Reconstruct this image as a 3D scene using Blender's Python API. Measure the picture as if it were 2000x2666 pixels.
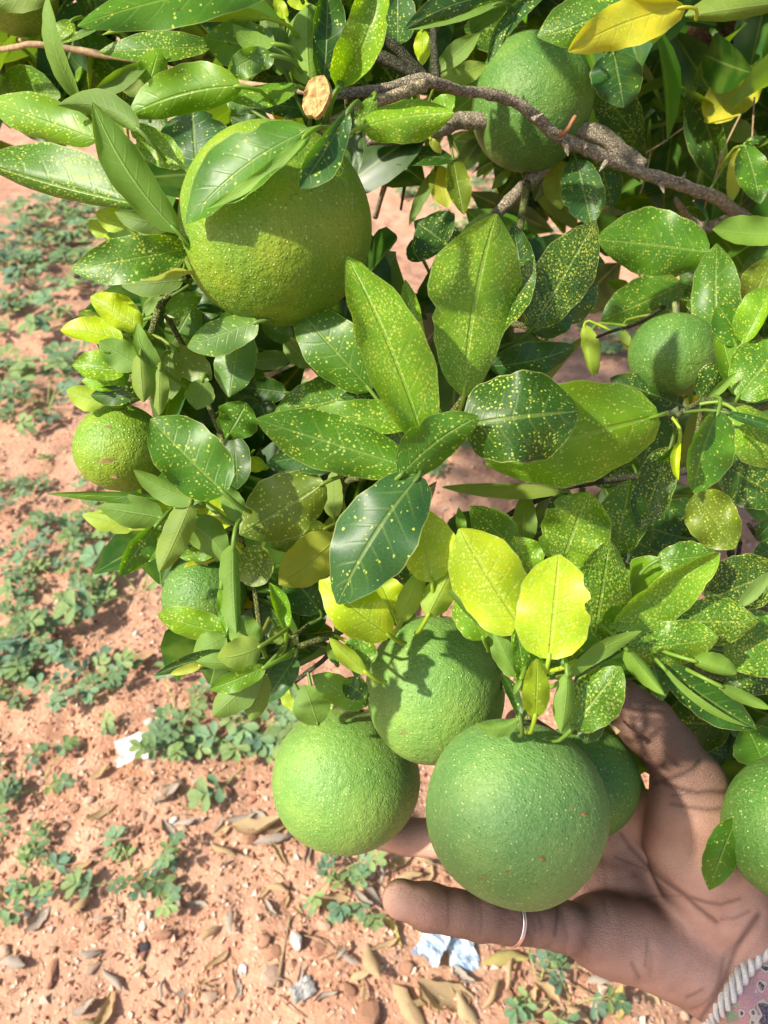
import bpy, bmesh, math, random
import numpy as np
from mathutils import Vector, Matrix, Quaternion

random.seed(7)
rng = np.random.default_rng(11)
for o in list(bpy.data.objects):
    bpy.data.objects.remove(o)
scene = bpy.context.scene
COL = scene.collection

# ------------------------------------------------------------------ camera
PITCH = math.radians(42.0)
CAM = Vector((0.0, 0.0, 1.15))
FPX = 1925.0                       # focal length in photo pixels (2000 x 2666)
RT = Vector((1, 0, 0))
UP = Vector((0, math.sin(PITCH), math.cos(PITCH)))
FW = Vector((0, math.cos(PITCH), -math.sin(PITCH)))
cd = bpy.data.cameras.new("camera")
cd.sensor_fit = 'VERTICAL'
cd.sensor_height = 36.0
cd.lens = FPX / 2666 * 36.0
cd.clip_start = 0.01
cd.clip_end = 400
cd.dof.use_dof = True
cd.dof.focus_distance = 0.31
cd.dof.aperture_fstop = 17.0
cam = bpy.data.objects.new("camera", cd)
COL.objects.link(cam)
cam.location = CAM
cam.rotation_euler = (math.pi / 2 - PITCH, 0, 0)
scene.camera = cam

# ------------------------------------------------------------------ light
SUN_EL, SUN_AZ = math.radians(45), math.radians(247)      # azimuth clockwise from +Y
sdir = Vector((math.sin(SUN_AZ) * math.cos(SUN_EL), math.cos(SUN_AZ) * math.cos(SUN_EL), math.sin(SUN_EL)))
world = bpy.data.worlds.new("World")
scene.world = world
world.use_nodes = True
wn = world.node_tree
sky = wn.nodes.new('ShaderNodeTexSky')
sky.sky_type = 'NISHITA'
sky.sun_disc = False
sky.sun_elevation = SUN_EL
sky.sun_rotation = SUN_AZ
sky.dust_density = 3.0
bgn = wn.nodes['Background']
wn.links.new(sky.outputs[0], bgn.inputs[0])
bgn.inputs[1].default_value = 0.13
sl = bpy.data.lights.new("sun", 'SUN')
sl.energy = 5.0
sl.angle = math.radians(1.8)
sl.color = (1.0, 0.93, 0.80)
sun = bpy.data.objects.new("sun", sl)
COL.objects.link(sun)
sun.rotation_euler = sdir.to_track_quat('Z', 'Y').to_euler()
sun.location = (-3, 0, 4)
vs = scene.view_settings
vs.view_transform = 'Standard'
vs.look = 'None'
vs.exposure = 0.90
vs.gamma = 1.0
vs.use_curve_mapping = False
scene.cycles.max_bounces = 5
scene.cycles.diffuse_bounces = 3
scene.cycles.glossy_bounces = 2
scene.cycles.transmission_bounces = 3
scene.cycles.caustics_reflective = False
scene.cycles.caustics_refractive = False

# ------------------------------------------------------------------ helpers
DS = 1.20555                        # "display" pixels (1659 wide) -> photo pixels
TZ = 0.60277
TILES = {'S': (0, 0, 1.0), 'D': (0, 0, DS),
         'T1': (0, 0, TZ), 'T2': (1000, 0, TZ), 'T3': (0, 600, TZ), 'T4': (1000, 600, TZ),
         'T5': (0, 1200, TZ), 'T6': (1000, 1200, TZ), 'T7': (0, 1850, TZ), 'T8': (1000, 1850, TZ),
         'U1': (700, 200, .36166), 'U2': (1500, 500, .30139), 'U3': (1600, 1000, .24111),
         'U4': (1500, 1650, .30139), 'U5': (1600, 2200, .24111), 'UP': (950, 2150, .33153),
         'U6': (1600, 1400, .24111), 'U7': (350, 1150, .36166), 'U8': (600, 1300, .36166),
         'V1': (0, 0, .36166), 'V2': (600, 0, .36166), 'V3': (1400, 200, .36166), 'V5': (1150, 1650, .36166)}


def px(tile, x, y):
    a = TILES[tile]
    return (a[0] + x * a[2], a[1] + y * a[2])


def P(x, y, d):
    """photo pixel + distance along the view axis -> world point"""
    return CAM + FW * d + RT * ((x - 1000) / FPX * d) + UP * ((1333 - y) / FPX * d)


def PT(tile, x, y, d):
    return P(*px(tile, x, y), d)


def G(x, y, z=0.0):
    """photo pixel -> point on the ground"""
    v = FW + RT * ((x - 1000) / FPX) + UP * ((1333 - y) / FPX)
    t = (z - CAM.z) / v.z
    return CAM + v * t


def to_px(p):
    r = p - CAM
    d = r.dot(FW)
    if d <= 1e-4:
        return (-9999, -9999, d)
    return (1000 + r.dot(RT) / d * FPX, 1333 - r.dot(UP) / d * FPX, d)


def link(name, data, parent=None, mat=None):
    o = bpy.data.objects.new(name, data)
    COL.objects.link(o)
    if parent is not None:
        o.parent = parent
    if mat is not None and data is not None:
        data.materials.clear()
        data.materials.append(mat)
    return o


def mesh_from(name, verts, faces, smooth=True):
    me = bpy.data.meshes.new(name)
    me.from_pydata([tuple(v) for v in verts], [], faces)
    if smooth:
        me.polygons.foreach_set('use_smooth', [True] * len(me.polygons))
    me.update()
    return me


def tag(o, label=None, cat=None, group=None, kind=None):
    if label: o['label'] = label
    if cat: o['category'] = cat
    if group: o['group'] = group
    if kind: o['kind'] = kind
    return o


def setcol(me, cols, name='lcol'):
    a = me.color_attributes.new(name, 'FLOAT_COLOR', 'POINT')
    a.data.foreach_set('color', np.asarray(cols, dtype=np.float32).ravel())


def vnoise2(x, y, seed=0):
    """smooth value noise, numpy, 2-D"""
    xi = np.floor(x).astype(np.int64); yi = np.floor(y).astype(np.int64)
    fx = x - xi; fy = y - yi
    fx = fx * fx * (3 - 2 * fx); fy = fy * fy * (3 - 2 * fy)

    def h(a, b):
        n = (a * 374761393 + b * 668265263 + seed * 974634777) & 0x7fffffff
        n = ((n ^ (n >> 13)) * 1274126177) & 0x7fffffff
        n = n ^ (n >> 16)
        return (n & 0xffff) / 65535.0
    return (h(xi, yi) * (1 - fx) + h(xi + 1, yi) * fx) * (1 - fy) + (h(xi, yi + 1) * (1 - fx) + h(xi + 1, yi + 1) * fx) * fy


class NT:
    """small node-tree builder"""
    def __init__(self, name):
        self.m = bpy.data.materials.new(name)
        self.m.use_nodes = True
        self.t = self.m.node_tree
        self.t.nodes.clear()
        self.out = self.t.nodes.new('ShaderNodeOutputMaterial')

    def n(self, typ, **kw):
        nd = self.t.nodes.new(typ)
        ins = kw.pop('ins', {})
        for k, v in kw.items():
            setattr(nd, k, v)
        for k, v in ins.items():
            s = nd.inputs[k]
            if hasattr(v, 'is_output'):
                self.t.links.new(v, s)
            else:
                s.default_value = v
        return nd

    def math(self, op, a, b=None, clamp=False):
        nd = self.n('ShaderNodeMath', operation=op, use_clamp=clamp)
        for i, v in enumerate((a, b)):
            if v is None: continue
            if hasattr(v, 'is_output'): self.t.links.new(v, nd.inputs[i])
            else: nd.inputs[i].default_value = v
        return nd.outputs[0]

    def mix(self, f, a, b, mode='MIX'):
        nd = self.n('ShaderNodeMix', data_type='RGBA', blend_type=mode)
        for s, v in ((nd.inputs[0], f), (nd.inputs[6], a), (nd.inputs[7], b)):
            if hasattr(v, 'is_output'): self.t.links.new(v, s)
            elif isinstance(v, (int, float)): s.default_value = v
            else: s.default_value = (*v, 1.0) if len(v) == 3 else v
        return nd.outputs[2]

    def ramp(self, f, lo, hi, a=0.0, b=1.0):
        nd = self.n('ShaderNodeMapRange', interpolation_type='SMOOTHSTEP',
                    ins={0: f, 1: lo, 2: hi, 3: a, 4: b})
        return nd.outputs[0]

    def noise(self, vec, scale, detail=3, rough=.55):
        nd = self.n('ShaderNodeTexNoise', ins={'Scale': scale, 'Detail': detail, 'Roughness': rough})
        if vec is not None: self.t.links.new(vec, nd.inputs['Vector'])
        return nd.outputs[0]

    def voro(self, vec, scale, feature='F1', out=0, rnd=1.0, dims='3D'):
        nd = self.n('ShaderNodeTexVoronoi', feature=feature, voronoi_dimensions=dims, ins={'Scale': scale, 'Randomness': rnd})
        if vec is not None: self.t.links.new(vec, nd.inputs['Vector'])
        return nd.outputs[out]

    def bump(self, h, strength, dist, normal=None):
        nd = self.n('ShaderNodeBump', ins={'Strength': strength, 'Distance': dist, 'Height': h})
        if normal is not None: self.t.links.new(normal, nd.inputs['Normal'])
        return nd.outputs[0]

    def principled(self, **ins):
        return self.n('ShaderNodeBsdfPrincipled', ins=ins)

    def finish(self, shader):
        self.t.links.new(shader, self.out.inputs[0])
        return self.m


# ------------------------------------------------------------------ materials
def mat_leaf():
    b = NT("leaf")
    col = b.n('ShaderNodeAttribute', attribute_name='lcol')
    base, speck = col.outputs[0], col.outputs[3]
    uv = b.n('ShaderNodeUVMap', uv_map='metric').outputs[0]
    nuv = b.n('ShaderNodeUVMap', uv_map='unit').outputs[0]
    sep = b.n('ShaderNodeSeparateXYZ', ins={0: nuv})
    t, s = sep.outputs[0], sep.outputs[1]
    sa = b.math('ABSOLUTE', b.math('SUBTRACT', s, 0.5))
    sa = b.math('MULTIPLY', sa, 2.0)                                   # 0 midrib .. 1 margin
    back = b.n('ShaderNodeNewGeometry').outputs['Backfacing']
    # lamina colour: mottled
    n1 = b.noise(uv, 55, 3)
    c = b.mix(b.ramp(n1, .35, .75), base, b.mix(1.0, base, (1.55, 1.30, .9), 'MULTIPLY'))
    n2 = b.noise(uv, 28, 2)
    c = b.mix(b.ramp(n2, .58, .80, 0, .35), c, (.20, .28, .010))
    # net of fine veins
    net = b.voro(uv, 520, 'DISTANCE_TO_EDGE', 0, 1.0, '2D')
    netm = b.ramp(net, .0, .09, 1, 0)
    c = b.mix(b.math('MULTIPLY', netm, .10), c, (.30, .36, .10))
    # side veins slanting to the tip
    ph = b.math('MULTIPLY', b.math('SUBTRACT', t, b.math('MULTIPLY', sa, .17)), 46.0)
    w = b.math('SINE', b.math('ADD', ph, b.math('MULTIPLY', n1, 3.0)))
    vein = b.math('MULTIPLY', b.ramp(w, .80, 1.0), b.ramp(sa, .95, .2, 0, .16))
    c = b.mix(vein, c, (.27, .36, .08))
    mid = b.ramp(sa, .02, .065, 1, 0)
    c = b.mix(b.math('MULTIPLY', mid, .30), c, (.30, .40, .08))
    # pale mite stipple, densest where a slow noise is high
    wob = b.n('ShaderNodeTexNoise', ins={'Vector': uv, 'Scale': 900.0, 'Detail': 1.0})
    uvw = b.n('ShaderNodeVectorMath', operation='MULTIPLY_ADD', ins={0: wob.outputs[1], 1: (.0012, .0012, 0), 2: uv}).outputs[0]
    vd = b.voro(uvw, 680, 'F1', 0, 1.0, '2D')
    vc = b.voro(uvw, 680, 'F1', 1, 1.0, '2D')
    vr = b.n('ShaderNodeSeparateXYZ', ins={0: vc}).outputs[0]
    dens = b.math('MULTIPLY', b.math('MULTIPLY', speck, 1.1), b.ramp(b.noise(uv, 70, 3), .28, .72, .15, 1.5))
    on = b.math('GREATER_THAN', dens, vr)
    mot = b.math('MULTIPLY', b.ramp(wob.outputs[0], .52, .66), b.math('MULTIPLY', b.math('MULTIPLY', dens, speck), .55))
    rad = b.math('ADD', b.math('MULTIPLY', b.n('ShaderNodeSeparateXYZ', ins={0: vc}).outputs[1], .30), .08)
    dot = b.ramp(b.math('SUBTRACT', vd, rad), -.10, .06, 1, 0)
    vd2 = b.voro(uv, 1100, 'F1', 0, 1.0, '2D')
    dot2 = b.math('MULTIPLY', b.ramp(vd2, .1, .30, 1, 0), b.math('MULTIPLY', b.math('MULTIPLY', speck, speck), .5))
    dots = b.math('MAXIMUM', b.math('MAXIMUM', b.math('MULTIPLY', dot, on), dot2), mot)
    dots = b.math('MULTIPLY', dots, b.math('SUBTRACT', 1.0, b.math('MULTIPLY', back, .8)))
    c = b.mix(b.math('MULTIPLY', dots, .80), c, b.mix(b.n('ShaderNodeSeparateXYZ', ins={0: vc}).outputs[2], (.40, .54, .13), (.56, .60, .06)))
    # pale margin
    c = b.mix(b.ramp(sa, .955, .99, 0, .5), c, (.40, .42, .14))
    # a few brown flecks
    fl = b.ramp(b.noise(uv, 190, 1), .775, .80)
    c = b.mix(b.math('MULTIPLY', fl, .6), c, (.10, .055, .02))
    # lower face is paler and matt
    under = b.mix(.45, c, (.20, .30, .06))
    c = b.mix(back, c, under)
    h = b.math('ADD', b.math('MULTIPLY', vein, -1.3), b.math('MULTIPLY', n1, 1.6))
    h = b.math('SUBTRACT', h, mid)
    nrm = b.bump(h, .45, .0008)
    rough = b.math('ADD', b.math('MULTIPLY', back, .22), b.math('ADD', b.math('ADD', .36, b.math('MULTIPLY', n1, .14)), b.math('MULTIPLY', dots, .15)))
    pr = b.principled(**{'Base Color': c, 'Roughness': rough, 'Specular IOR Level': .42, 'Normal': nrm})
    tc = b.mix(1.0, c, (1.75, 1.75, .25), 'MULTIPLY')
    tr = b.n('ShaderNodeBsdfTranslucent', ins={'Color': tc, 'Normal': nrm})
    mx = b.n('ShaderNodeMixShader', ins={0: .36, 1: pr.outputs[0], 2: tr.outputs[0]})
    return b.finish(mx.outputs[0])


def mat_leaf_far():
    b = NT("leaf_behind")
    c = b.n('ShaderNodeAttribute', attribute_name='lcol').outputs[0]
    uv = b.n('ShaderNodeUVMap', uv_map='metric').outputs[0]
    nuv = b.n('ShaderNodeUVMap', uv_map='unit').outputs[0]
    s = b.n('ShaderNodeSeparateXYZ', ins={0: nuv}).outputs[1]
    sa = b.math('MULTIPLY', b.math('ABSOLUTE', b.math('SUBTRACT', s, 0.5)), 2.0)
    c = b.mix(b.ramp(b.noise(uv, 60, 2), .35, .75, 0, .6), c, (.12, .20, .03))
    c = b.mix(b.ramp(sa, .02, .08, .4, 0), c, (.30, .38, .10))
    back = b.n('ShaderNodeNewGeometry').outputs['Backfacing']
    c = b.mix(b.math('MULTIPLY', back, .45), c, (.20, .30, .06))
    pr = b.principled(**{'Base Color': c, 'Roughness': .38, 'Specular IOR Level': .42})
    tr = b.n('ShaderNodeBsdfTranslucent', ins={'Color': b.mix(1.0, c, (1.75, 1.75, .25), 'MULTIPLY')})
    mx = b.n('ShaderNodeMixShader', ins={0: .36, 1: pr.outputs[0], 2: tr.outputs[0]})
    return b.finish(mx.outputs[0])


def mat_fruit(name, c0, c1, yel, scar=True):
    b = NT(name)
    tc = b.n('ShaderNodeTexCoord').outputs['Object']
    n1 = b.noise(tc, 22, 4)
    n2 = b.noise(tc, 48, 4)
    c = b.mix(b.ramp(n1, .35, .68), c0, c1)
    c = b.mix(b.ramp(n2, .40, .75, 0, .4), c, yel)
    v = b.voro(tc, 560, 'F1', 0)
    vcol = b.voro(tc, 560, 'F1', 1)
    vr = b.n('ShaderNodeSeparateXYZ', ins={0: vcol}).outputs[0]
    pore = b.ramp(v, .10, .34, 1, 0)
    pale = b.math('MULTIPLY', pore, b.ramp(vr, .35, 1.0))
    n3 = b.noise(tc, 1100, 2, .6)
    dark = b.math('MULTIPLY', pore, b.math('LESS_THAN', vr, .16))
    c = b.mix(b.ramp(n3, .46, .72, 0, .22), c, (.30, .42, .10))
    c = b.mix(b.math('MULTIPLY', pale, .72), c, (.44, .55, .19))
    c = b.mix(b.math('MULTIPLY', dark, .40), c, (.03, .06, .01))
    if scar:
        v2 = b.voro(tc, 38, 'F1', 0)
        v2c = b.n('ShaderNodeSeparateXYZ', ins={0: b.voro(tc, 38, 'F1', 1)}).outputs[1]
        sp = b.math('MULTIPLY', b.ramp(v2, .05, .085, 1, 0), b.math('GREATER_THAN', v2c, .72))
        c = b.mix(b.math('MULTIPLY', sp, .75), c, (.20, .13, .04))
    h = b.math('ADD', b.math('MULTIPLY', v, -.55), b.math('MULTIPLY', pore, -.55))
    h = b.math('ADD', b.math('ADD', h, b.math('MULTIPLY', n3, .5)), b.math('MULTIPLY', b.noise(tc, 210, 3), 1.5))
    nrm = b.bump(h, .52, .0011)
    pr = b.principled(**{'Base Color': c, 'Roughness': .50, 'Specular IOR Level': .32, 'Normal': nrm})
    return b.finish(pr.outputs[0])


def mat_bark(name, c0, c1, lich=(.42, .40, .30), scale=1.0):
    b = NT(name)
    tc = b.n('ShaderNodeTexCoord').outputs['Object']
    nz = b.noise(tc, 420 * scale, 5, .7)
    n2 = b.noise(tc, 90 * scale, 3)
    c = b.mix(b.ramp(nz, .38, .66), c0, c1)
    c = b.mix(b.ramp(n2, .62, .78, 0, .6), c, lich)
    cr = b.voro(tc, 620 * scale, 'DISTANCE_TO_EDGE', 0)
    c = b.mix(b.ramp(cr, 0, .06, .35, 0), c, (.05, .04, .028))
    nrm = b.bump(b.math('ADD', nz, b.math('MULTIPLY', b.ramp(cr, 0, .15), .8)), .9, .0016 / scale)
    pr = b.principled(**{'Base Color': c, 'Roughness': .85, 'Specular IOR Level': .2, 'Normal': nrm})
    return b.finish(pr.outputs[0])


def mat_soil():
    b = NT("soil")
    tc = b.n('ShaderNodeTexCoord').outputs['Object']
    n0 = b.noise(tc, 2.2, 4)
    n1 = b.noise(tc, 14, 5, .6)
    n2 = b.noise(tc, 95, 5, .65)
    n3 = b.noise(tc, 420, 3, .6)
    c = b.mix(b.ramp(n1, .32, .68), (.32, .158, .095), (.46, .262, .175))
    c = b.mix(b.ramp(n2, .45, .75, 0, .65), c, (.58, .37, .265))
    c = b.mix(b.ramp(n2, .28, .42, .45, 0), c, (.25, .115, .07))
    c = b.mix(b.ramp(n0, .35, .65, 0, .35), c, (.50, .315, .225))
    c = b.mix(b.ramp(b.noise(tc, 5.5, 4, .65), .50, .68, 0, .5), c, (.27, .165, .115))
    cv = b.voro(tc, 130, 'F1', 1)
    cr = b.n('ShaderNodeSeparateXYZ', ins={0: cv}).outputs[0]
    cd_ = b.voro(tc, 130, 'F1', 0)
    c = b.mix(b.math('MULTIPLY', b.ramp(cd_, .25, .5, 1, 0), b.ramp(cr, .62, .8, 0, .6)), c, (.58, .33, .22))
    h = b.math('ADD', b.math('MULTIPLY', n2, 1.0), b.math('MULTIPLY', n3, .35))
    h = b.math('ADD', h, b.math('MULTIPLY', b.math('MULTIPLY', b.ramp(cd_, .1, .5, 1, 0), b.ramp(cr, .4, .9)), .5))
    nrm = b.bump(h, .8, .007)
    pr = b.principled(**{'Base Color': c, 'Roughness': .95, 'Specular IOR Level': .12, 'Normal': nrm})
    return b.finish(pr.outputs[0])


def mat_plain(name, c0, c1, scale, rough=.8, bump=.4, dist=.002, trans=0.0):
    b = NT(name)
    tc = b.n('ShaderNodeTexCoord').outputs['Object']
    nz = b.noise(tc, scale, 4, .6)
    rnd = b.n('ShaderNodeObjectInfo').outputs['Random']
    c = b.mix(b.ramp(nz, .3, .7), c0, c1)
    c = b.mix(b.math('MULTIPLY', rnd, .35), c, b.mix(1.0, c, (.55, .55, .55), 'MULTIPLY'))
    nrm = b.bump(nz, bump, dist)
    pr = b.principled(**{'Base Color': c, 'Roughness': rough, 'Specular IOR Level': .3, 'Normal': nrm})
    if trans <= 0:
        return b.finish(pr.outputs[0])
    tr = b.n('ShaderNodeBsdfTranslucent', ins={'Color': b.mix(1.0, c, (1.5, 1.4, .6), 'MULTIPLY')})
    mx = b.n('ShaderNodeMixShader', ins={0: trans, 1: pr.outputs[0], 2: tr.outputs[0]})
    return b.finish(mx.outputs[0])


def mat_vcol(name, rough=.9, scale=300, trans=0.0):
    b = NT(name)
    col = b.n('ShaderNodeAttribute', attribute_name='lcol').outputs[0]
    tc = b.n('ShaderNodeTexCoord').outputs['Object']
    nz = b.noise(tc, scale, 4, .6)
    c = b.mix(b.ramp(nz, .3, .7, 0, .5), col, b.mix(1.0, col, (.6, .55, .5), 'MULTIPLY'))
    nrm = b.bump(nz, .5, .002)
    pr = b.principled(**{'Base Color': c, 'Roughness': rough, 'Specular IOR Level': .25, 'Normal': nrm})
    if trans <= 0:
        return b.finish(pr.outputs[0])
    tr = b.n('ShaderNodeBsdfTranslucent', ins={'Color': b.mix(1.0, c, (1.5, 1.4, .6), 'MULTIPLY')})
    mx = b.n('ShaderNodeMixShader', ins={0: trans, 1: pr.outputs[0], 2: tr.outputs[0]})
    return b.finish(mx.outputs[0])


def mat_skin():
    b = NT("skin")
    col = b.n('ShaderNodeAttribute', attribute_name='lcol').outputs[0]
    tc = b.n('ShaderNodeTexCoord').outputs['Object']
    n1 = b.noise(tc, 60, 4)
    n2 = b.noise(tc, 900, 3, .6)
    c = b.mix(b.ramp(n1, .35, .7, 0, .45), col, b.mix(1.0, col, (.72, .62, .60), 'MULTIPLY'))
    c = b.mix(b.ramp(n2, .45, .8, 0, .25), c, b.mix(1.0, col, (1.35, 1.3, 1.25), 'MULTIPLY'))
    v = b.voro(tc, 900, 'DISTANCE_TO_EDGE', 0)
    wq = b.n('ShaderNodeVectorMath', operation='MULTIPLY_ADD', ins={0: b.n('ShaderNodeTexNoise', ins={'Vector': tc, 'Scale': 120.0}).outputs[1], 1: (.006, .006, .006), 2: tc}).outputs[0]
    fine = b.ramp(b.voro(wq, 210, 'DISTANCE_TO_EDGE', 0), 0, .05, 1, 0)
    fine = b.math('MULTIPLY', fine, b.ramp(n1, .35, .65))
    c = b.mix(b.math('MULTIPLY', fine, .16), c, b.mix(1.0, col, (.35, .28, .26), 'MULTIPLY'))
    ml = b.n('ShaderNodeVectorMath', operation='MULTIPLY', ins={0: tc, 1: (1.0, 3.2, 1.5)}).outputs[0]
    rid = b.noise(ml, 420, 2)
    h = b.math('ADD', b.math('MULTIPLY', b.ramp(v, 0, .12), .5), b.math('ADD', rid, b.math('MULTIPLY', n2, .5)))
    h = b.math('SUBTRACT', h, b.math('MULTIPLY', fine, .4))
    nrm = b.bump(h, .5, .0008)
    pr = b.principled(**{'Base Color': c, 'Roughness': .50, 'Specular IOR Level': .38, 'Normal': nrm,
                         'Subsurface Weight': .10, 'Subsurface Radius': (.006, .0025, .0015), 'Subsurface Scale': 1.0})
    return b.finish(pr.outputs[0])


def mat_cloth():
    b = NT("printed_cloth")
    tc = b.n('ShaderNodeTexCoord').outputs['Object']
    w = b.n('ShaderNodeVectorMath', operation='MULTIPLY', ins={0: tc, 1: (1.0, 1.0, .45)}).outputs[0]
    n1 = b.noise(w, 75, 2)
    n2 = b.noise(w, 48, 1)
    v = b.voro(w, 90, 'F1', 1)
    vr = b.n('ShaderNodeSeparateXYZ', ins={0: v}).outputs[0]
    c = b.mix(b.ramp(n1, .47, .50), (.045, .035, .055), (.40, .20, .20))
    c = b.mix(b.ramp(n2, .57, .60), c, (.36, .20, .22))
    c = b.mix(b.math('MULTIPLY', b.ramp(n1, .50, .53), b.math('GREATER_THAN', vr, .78)), c, (.16, .25, .13))
    c = b.mix(b.ramp(b.math('ABSOLUTE', b.math('SUBTRACT', n1, .47)), .010, .016, .8, 0), c, (.50, .44, .36))
    wv = b.noise(tc, 1200, 2)
    c = b.mix(b.ramp(wv, .4, .7, 0, .3), c, (.5, .42, .42))
    pr = b.principled(**{'Base Color': c, 'Roughness': .85, 'Normal': b.bump(wv, .5, .0006)})
    return b.finish(pr.outputs[0])


M_LEAF = mat_leaf()
M_LEAF_FAR = mat_leaf_far()
M_FR = [mat_fruit("rind_lit", (.088, .185, .010), (.150, .240, .011), (.26, .30, .018)),  # yellower copy for sunlit fruits, sunlight put into the colour
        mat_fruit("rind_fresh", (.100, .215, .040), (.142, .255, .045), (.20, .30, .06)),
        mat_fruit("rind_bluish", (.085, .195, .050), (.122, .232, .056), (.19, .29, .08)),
        mat_fruit("rind_shaded", (.052, .135, .022), (.080, .170, .026), (.13, .215, .035))]  # darker copy for fruits in shade, the shade put into the colour
M_BARK = mat_bark("bark", (.22, .18, .125), (.46, .39, .28))
M_BARKR = mat_bark("limb_bark", (.17, .085, .045), (.34, .19, .10), (.40, .30, .2), .5)
M_TWIG = mat_bark("twig_bark", (.10, .12, .035), (.20, .21, .07), (.30, .28, .13))
M_DARKTWIG = mat_bark("dark_twig_bark", (.04, .045, .025), (.09, .09, .05), (.15, .15, .1))
M_DRYTWIG = mat_plain("dry_twig", (.22, .15, .08), (.36, .26, .15), 200, .9)
M_SOIL = mat_soil()
M_STONE = {'red': mat_plain("red_stone", (.34, .165, .10), (.50, .28, .18), 60, .9, .6, .004),
           'buff': mat_plain("buff_stone", (.44, .29, .20), (.56, .40, .29), 60, .9, .6, .004),
           'white': mat_plain("white_stone", (.50, .45, .40), (.66, .62, .56), 60, .8, .5, .004),
           'dark': mat_plain("dark_stone", (.030, .028, .035), (.07, .065, .08), 60, .8, .5, .004)}
M_DRY = [mat_plain("dry_leaf_tan", (.36, .25, .13), (.52, .40, .24), 70, .8, .5, .002, .25),
         mat_plain("dry_leaf_grey", (.26, .21, .17), (.44, .38, .32), 70, .85, .5, .002, .15),
         mat_plain("dry_leaf_yellow", (.42, .36, .11), (.55, .47, .20), 60, .7, .5, .002, .3)]
M_PEA = mat_vcol("groundnut_leaf", .6, 120, .25)
M_PEASTEM = mat_plain("groundnut_stem", (.22, .30, .09), (.34, .36, .14), 90, .7)
M_SKIN = mat_skin()
M_CLOTH = mat_cloth()
M_CORD = mat_plain("white_cord", (.52, .50, .46), (.70, .68, .63), 1500, .9, .6, .0005)
M_PLASTIC = [mat_plain("white_plastic", (.62, .63, .62), (.85, .86, .86), 90, .35, .4, .002, .25),
             mat_plain("blue_plastic", (.22, .36, .58), (.66, .72, .80), 75, .35, .4, .002, .25)]
m = NT("ring_metal")
M_RING = m.finish(m.principled(**{'Base Color': (.80, .62, .55, 1), 'Metallic': 1.0, 'Roughness': m.ramp(m.noise(None, 300), .3, .7, .15, .35)}).outputs[0])
M_STUB = mat_plain("cut_stalk", (.34, .19, .07), (.56, .38, .15), 700, .85, .9, .001)
M_NAIL = mat_plain("nail", (.34, .22, .18), (.42, .28, .23), 200, .35, .1, .0005)

# ------------------------------------------------------------------ ground
def height(x, y):
    x = np.asarray(x, dtype=float); y = np.asarray(y, dtype=float)
    u = x * .80 + y * .60
    h = .020 * np.sin(u * 6.0 + .9 * np.sin(y * 1.7))
    h = h + .020 * (vnoise2(x * 3.1, y * 3.1, 1) - .5) + .014 * (vnoise2(x * 11, y * 11, 2) - .5)
    h = h + .013 * (vnoise2(x * 29, y * 29, 3) - .5) + .010 * np.maximum(vnoise2(x * 55, y * 55, 4) - .5, 0)
    fade = np.clip(1.6 - np.hypot(x, y - 1.5) / 4.0, 0, 1)
    return h * fade


def build_ground():
    def axis(a, b, step):
        core = np.arange(a, b, step)
        far = np.array([.05, .15, .35, .8, 1.8, 4, 9, 20, 60, 150])
        return np.concatenate([a - far[::-1], core, b + far])
    xs = axis(-2.1, 1.5, .0125); ys = axis(.05, 3.3, .0125)
    X, Y = np.meshgrid(xs, ys)
    Z = height(X, Y)
    nx, ny = len(xs), len(ys)
    V = np.stack([X, Y, Z], -1).reshape(-1, 3)
    i = np.arange(nx - 1)[None, :] + nx * np.arange(ny - 1)[:, None]
    F = np.stack([i, i + 1, i + nx + 1, i + nx], -1).reshape(-1, 4)
    me = bpy.data.meshes.new("ground")
    me.vertices.add(len(V)); me.vertices.foreach_set('co', V.ravel())
    me.loops.add(F.size); me.loops.foreach_set('vertex_index', F.ravel().astype(np.int32))
    me.polygons.add(len(F))
    me.polygons.foreach_set('loop_start', np.arange(0, F.size, 4, dtype=np.int32))
    me.polygons.foreach_set('loop_total', np.full(len(F), 4, dtype=np.int32))
    me.polygons.foreach_set('use_smooth', np.ones(len(F), dtype=bool))
    me.update(); me.validate()
    g = link("ground", me, None, M_SOIL)
    tag(g, "red laterite soil of the orchard floor", None, None, 'structure')


build_ground()


def gpt(x, y):
    p = G(x, y)
    for _ in range(3):
        p = G(x, y, float(height(p.x, p.y)))
    return p


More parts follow.
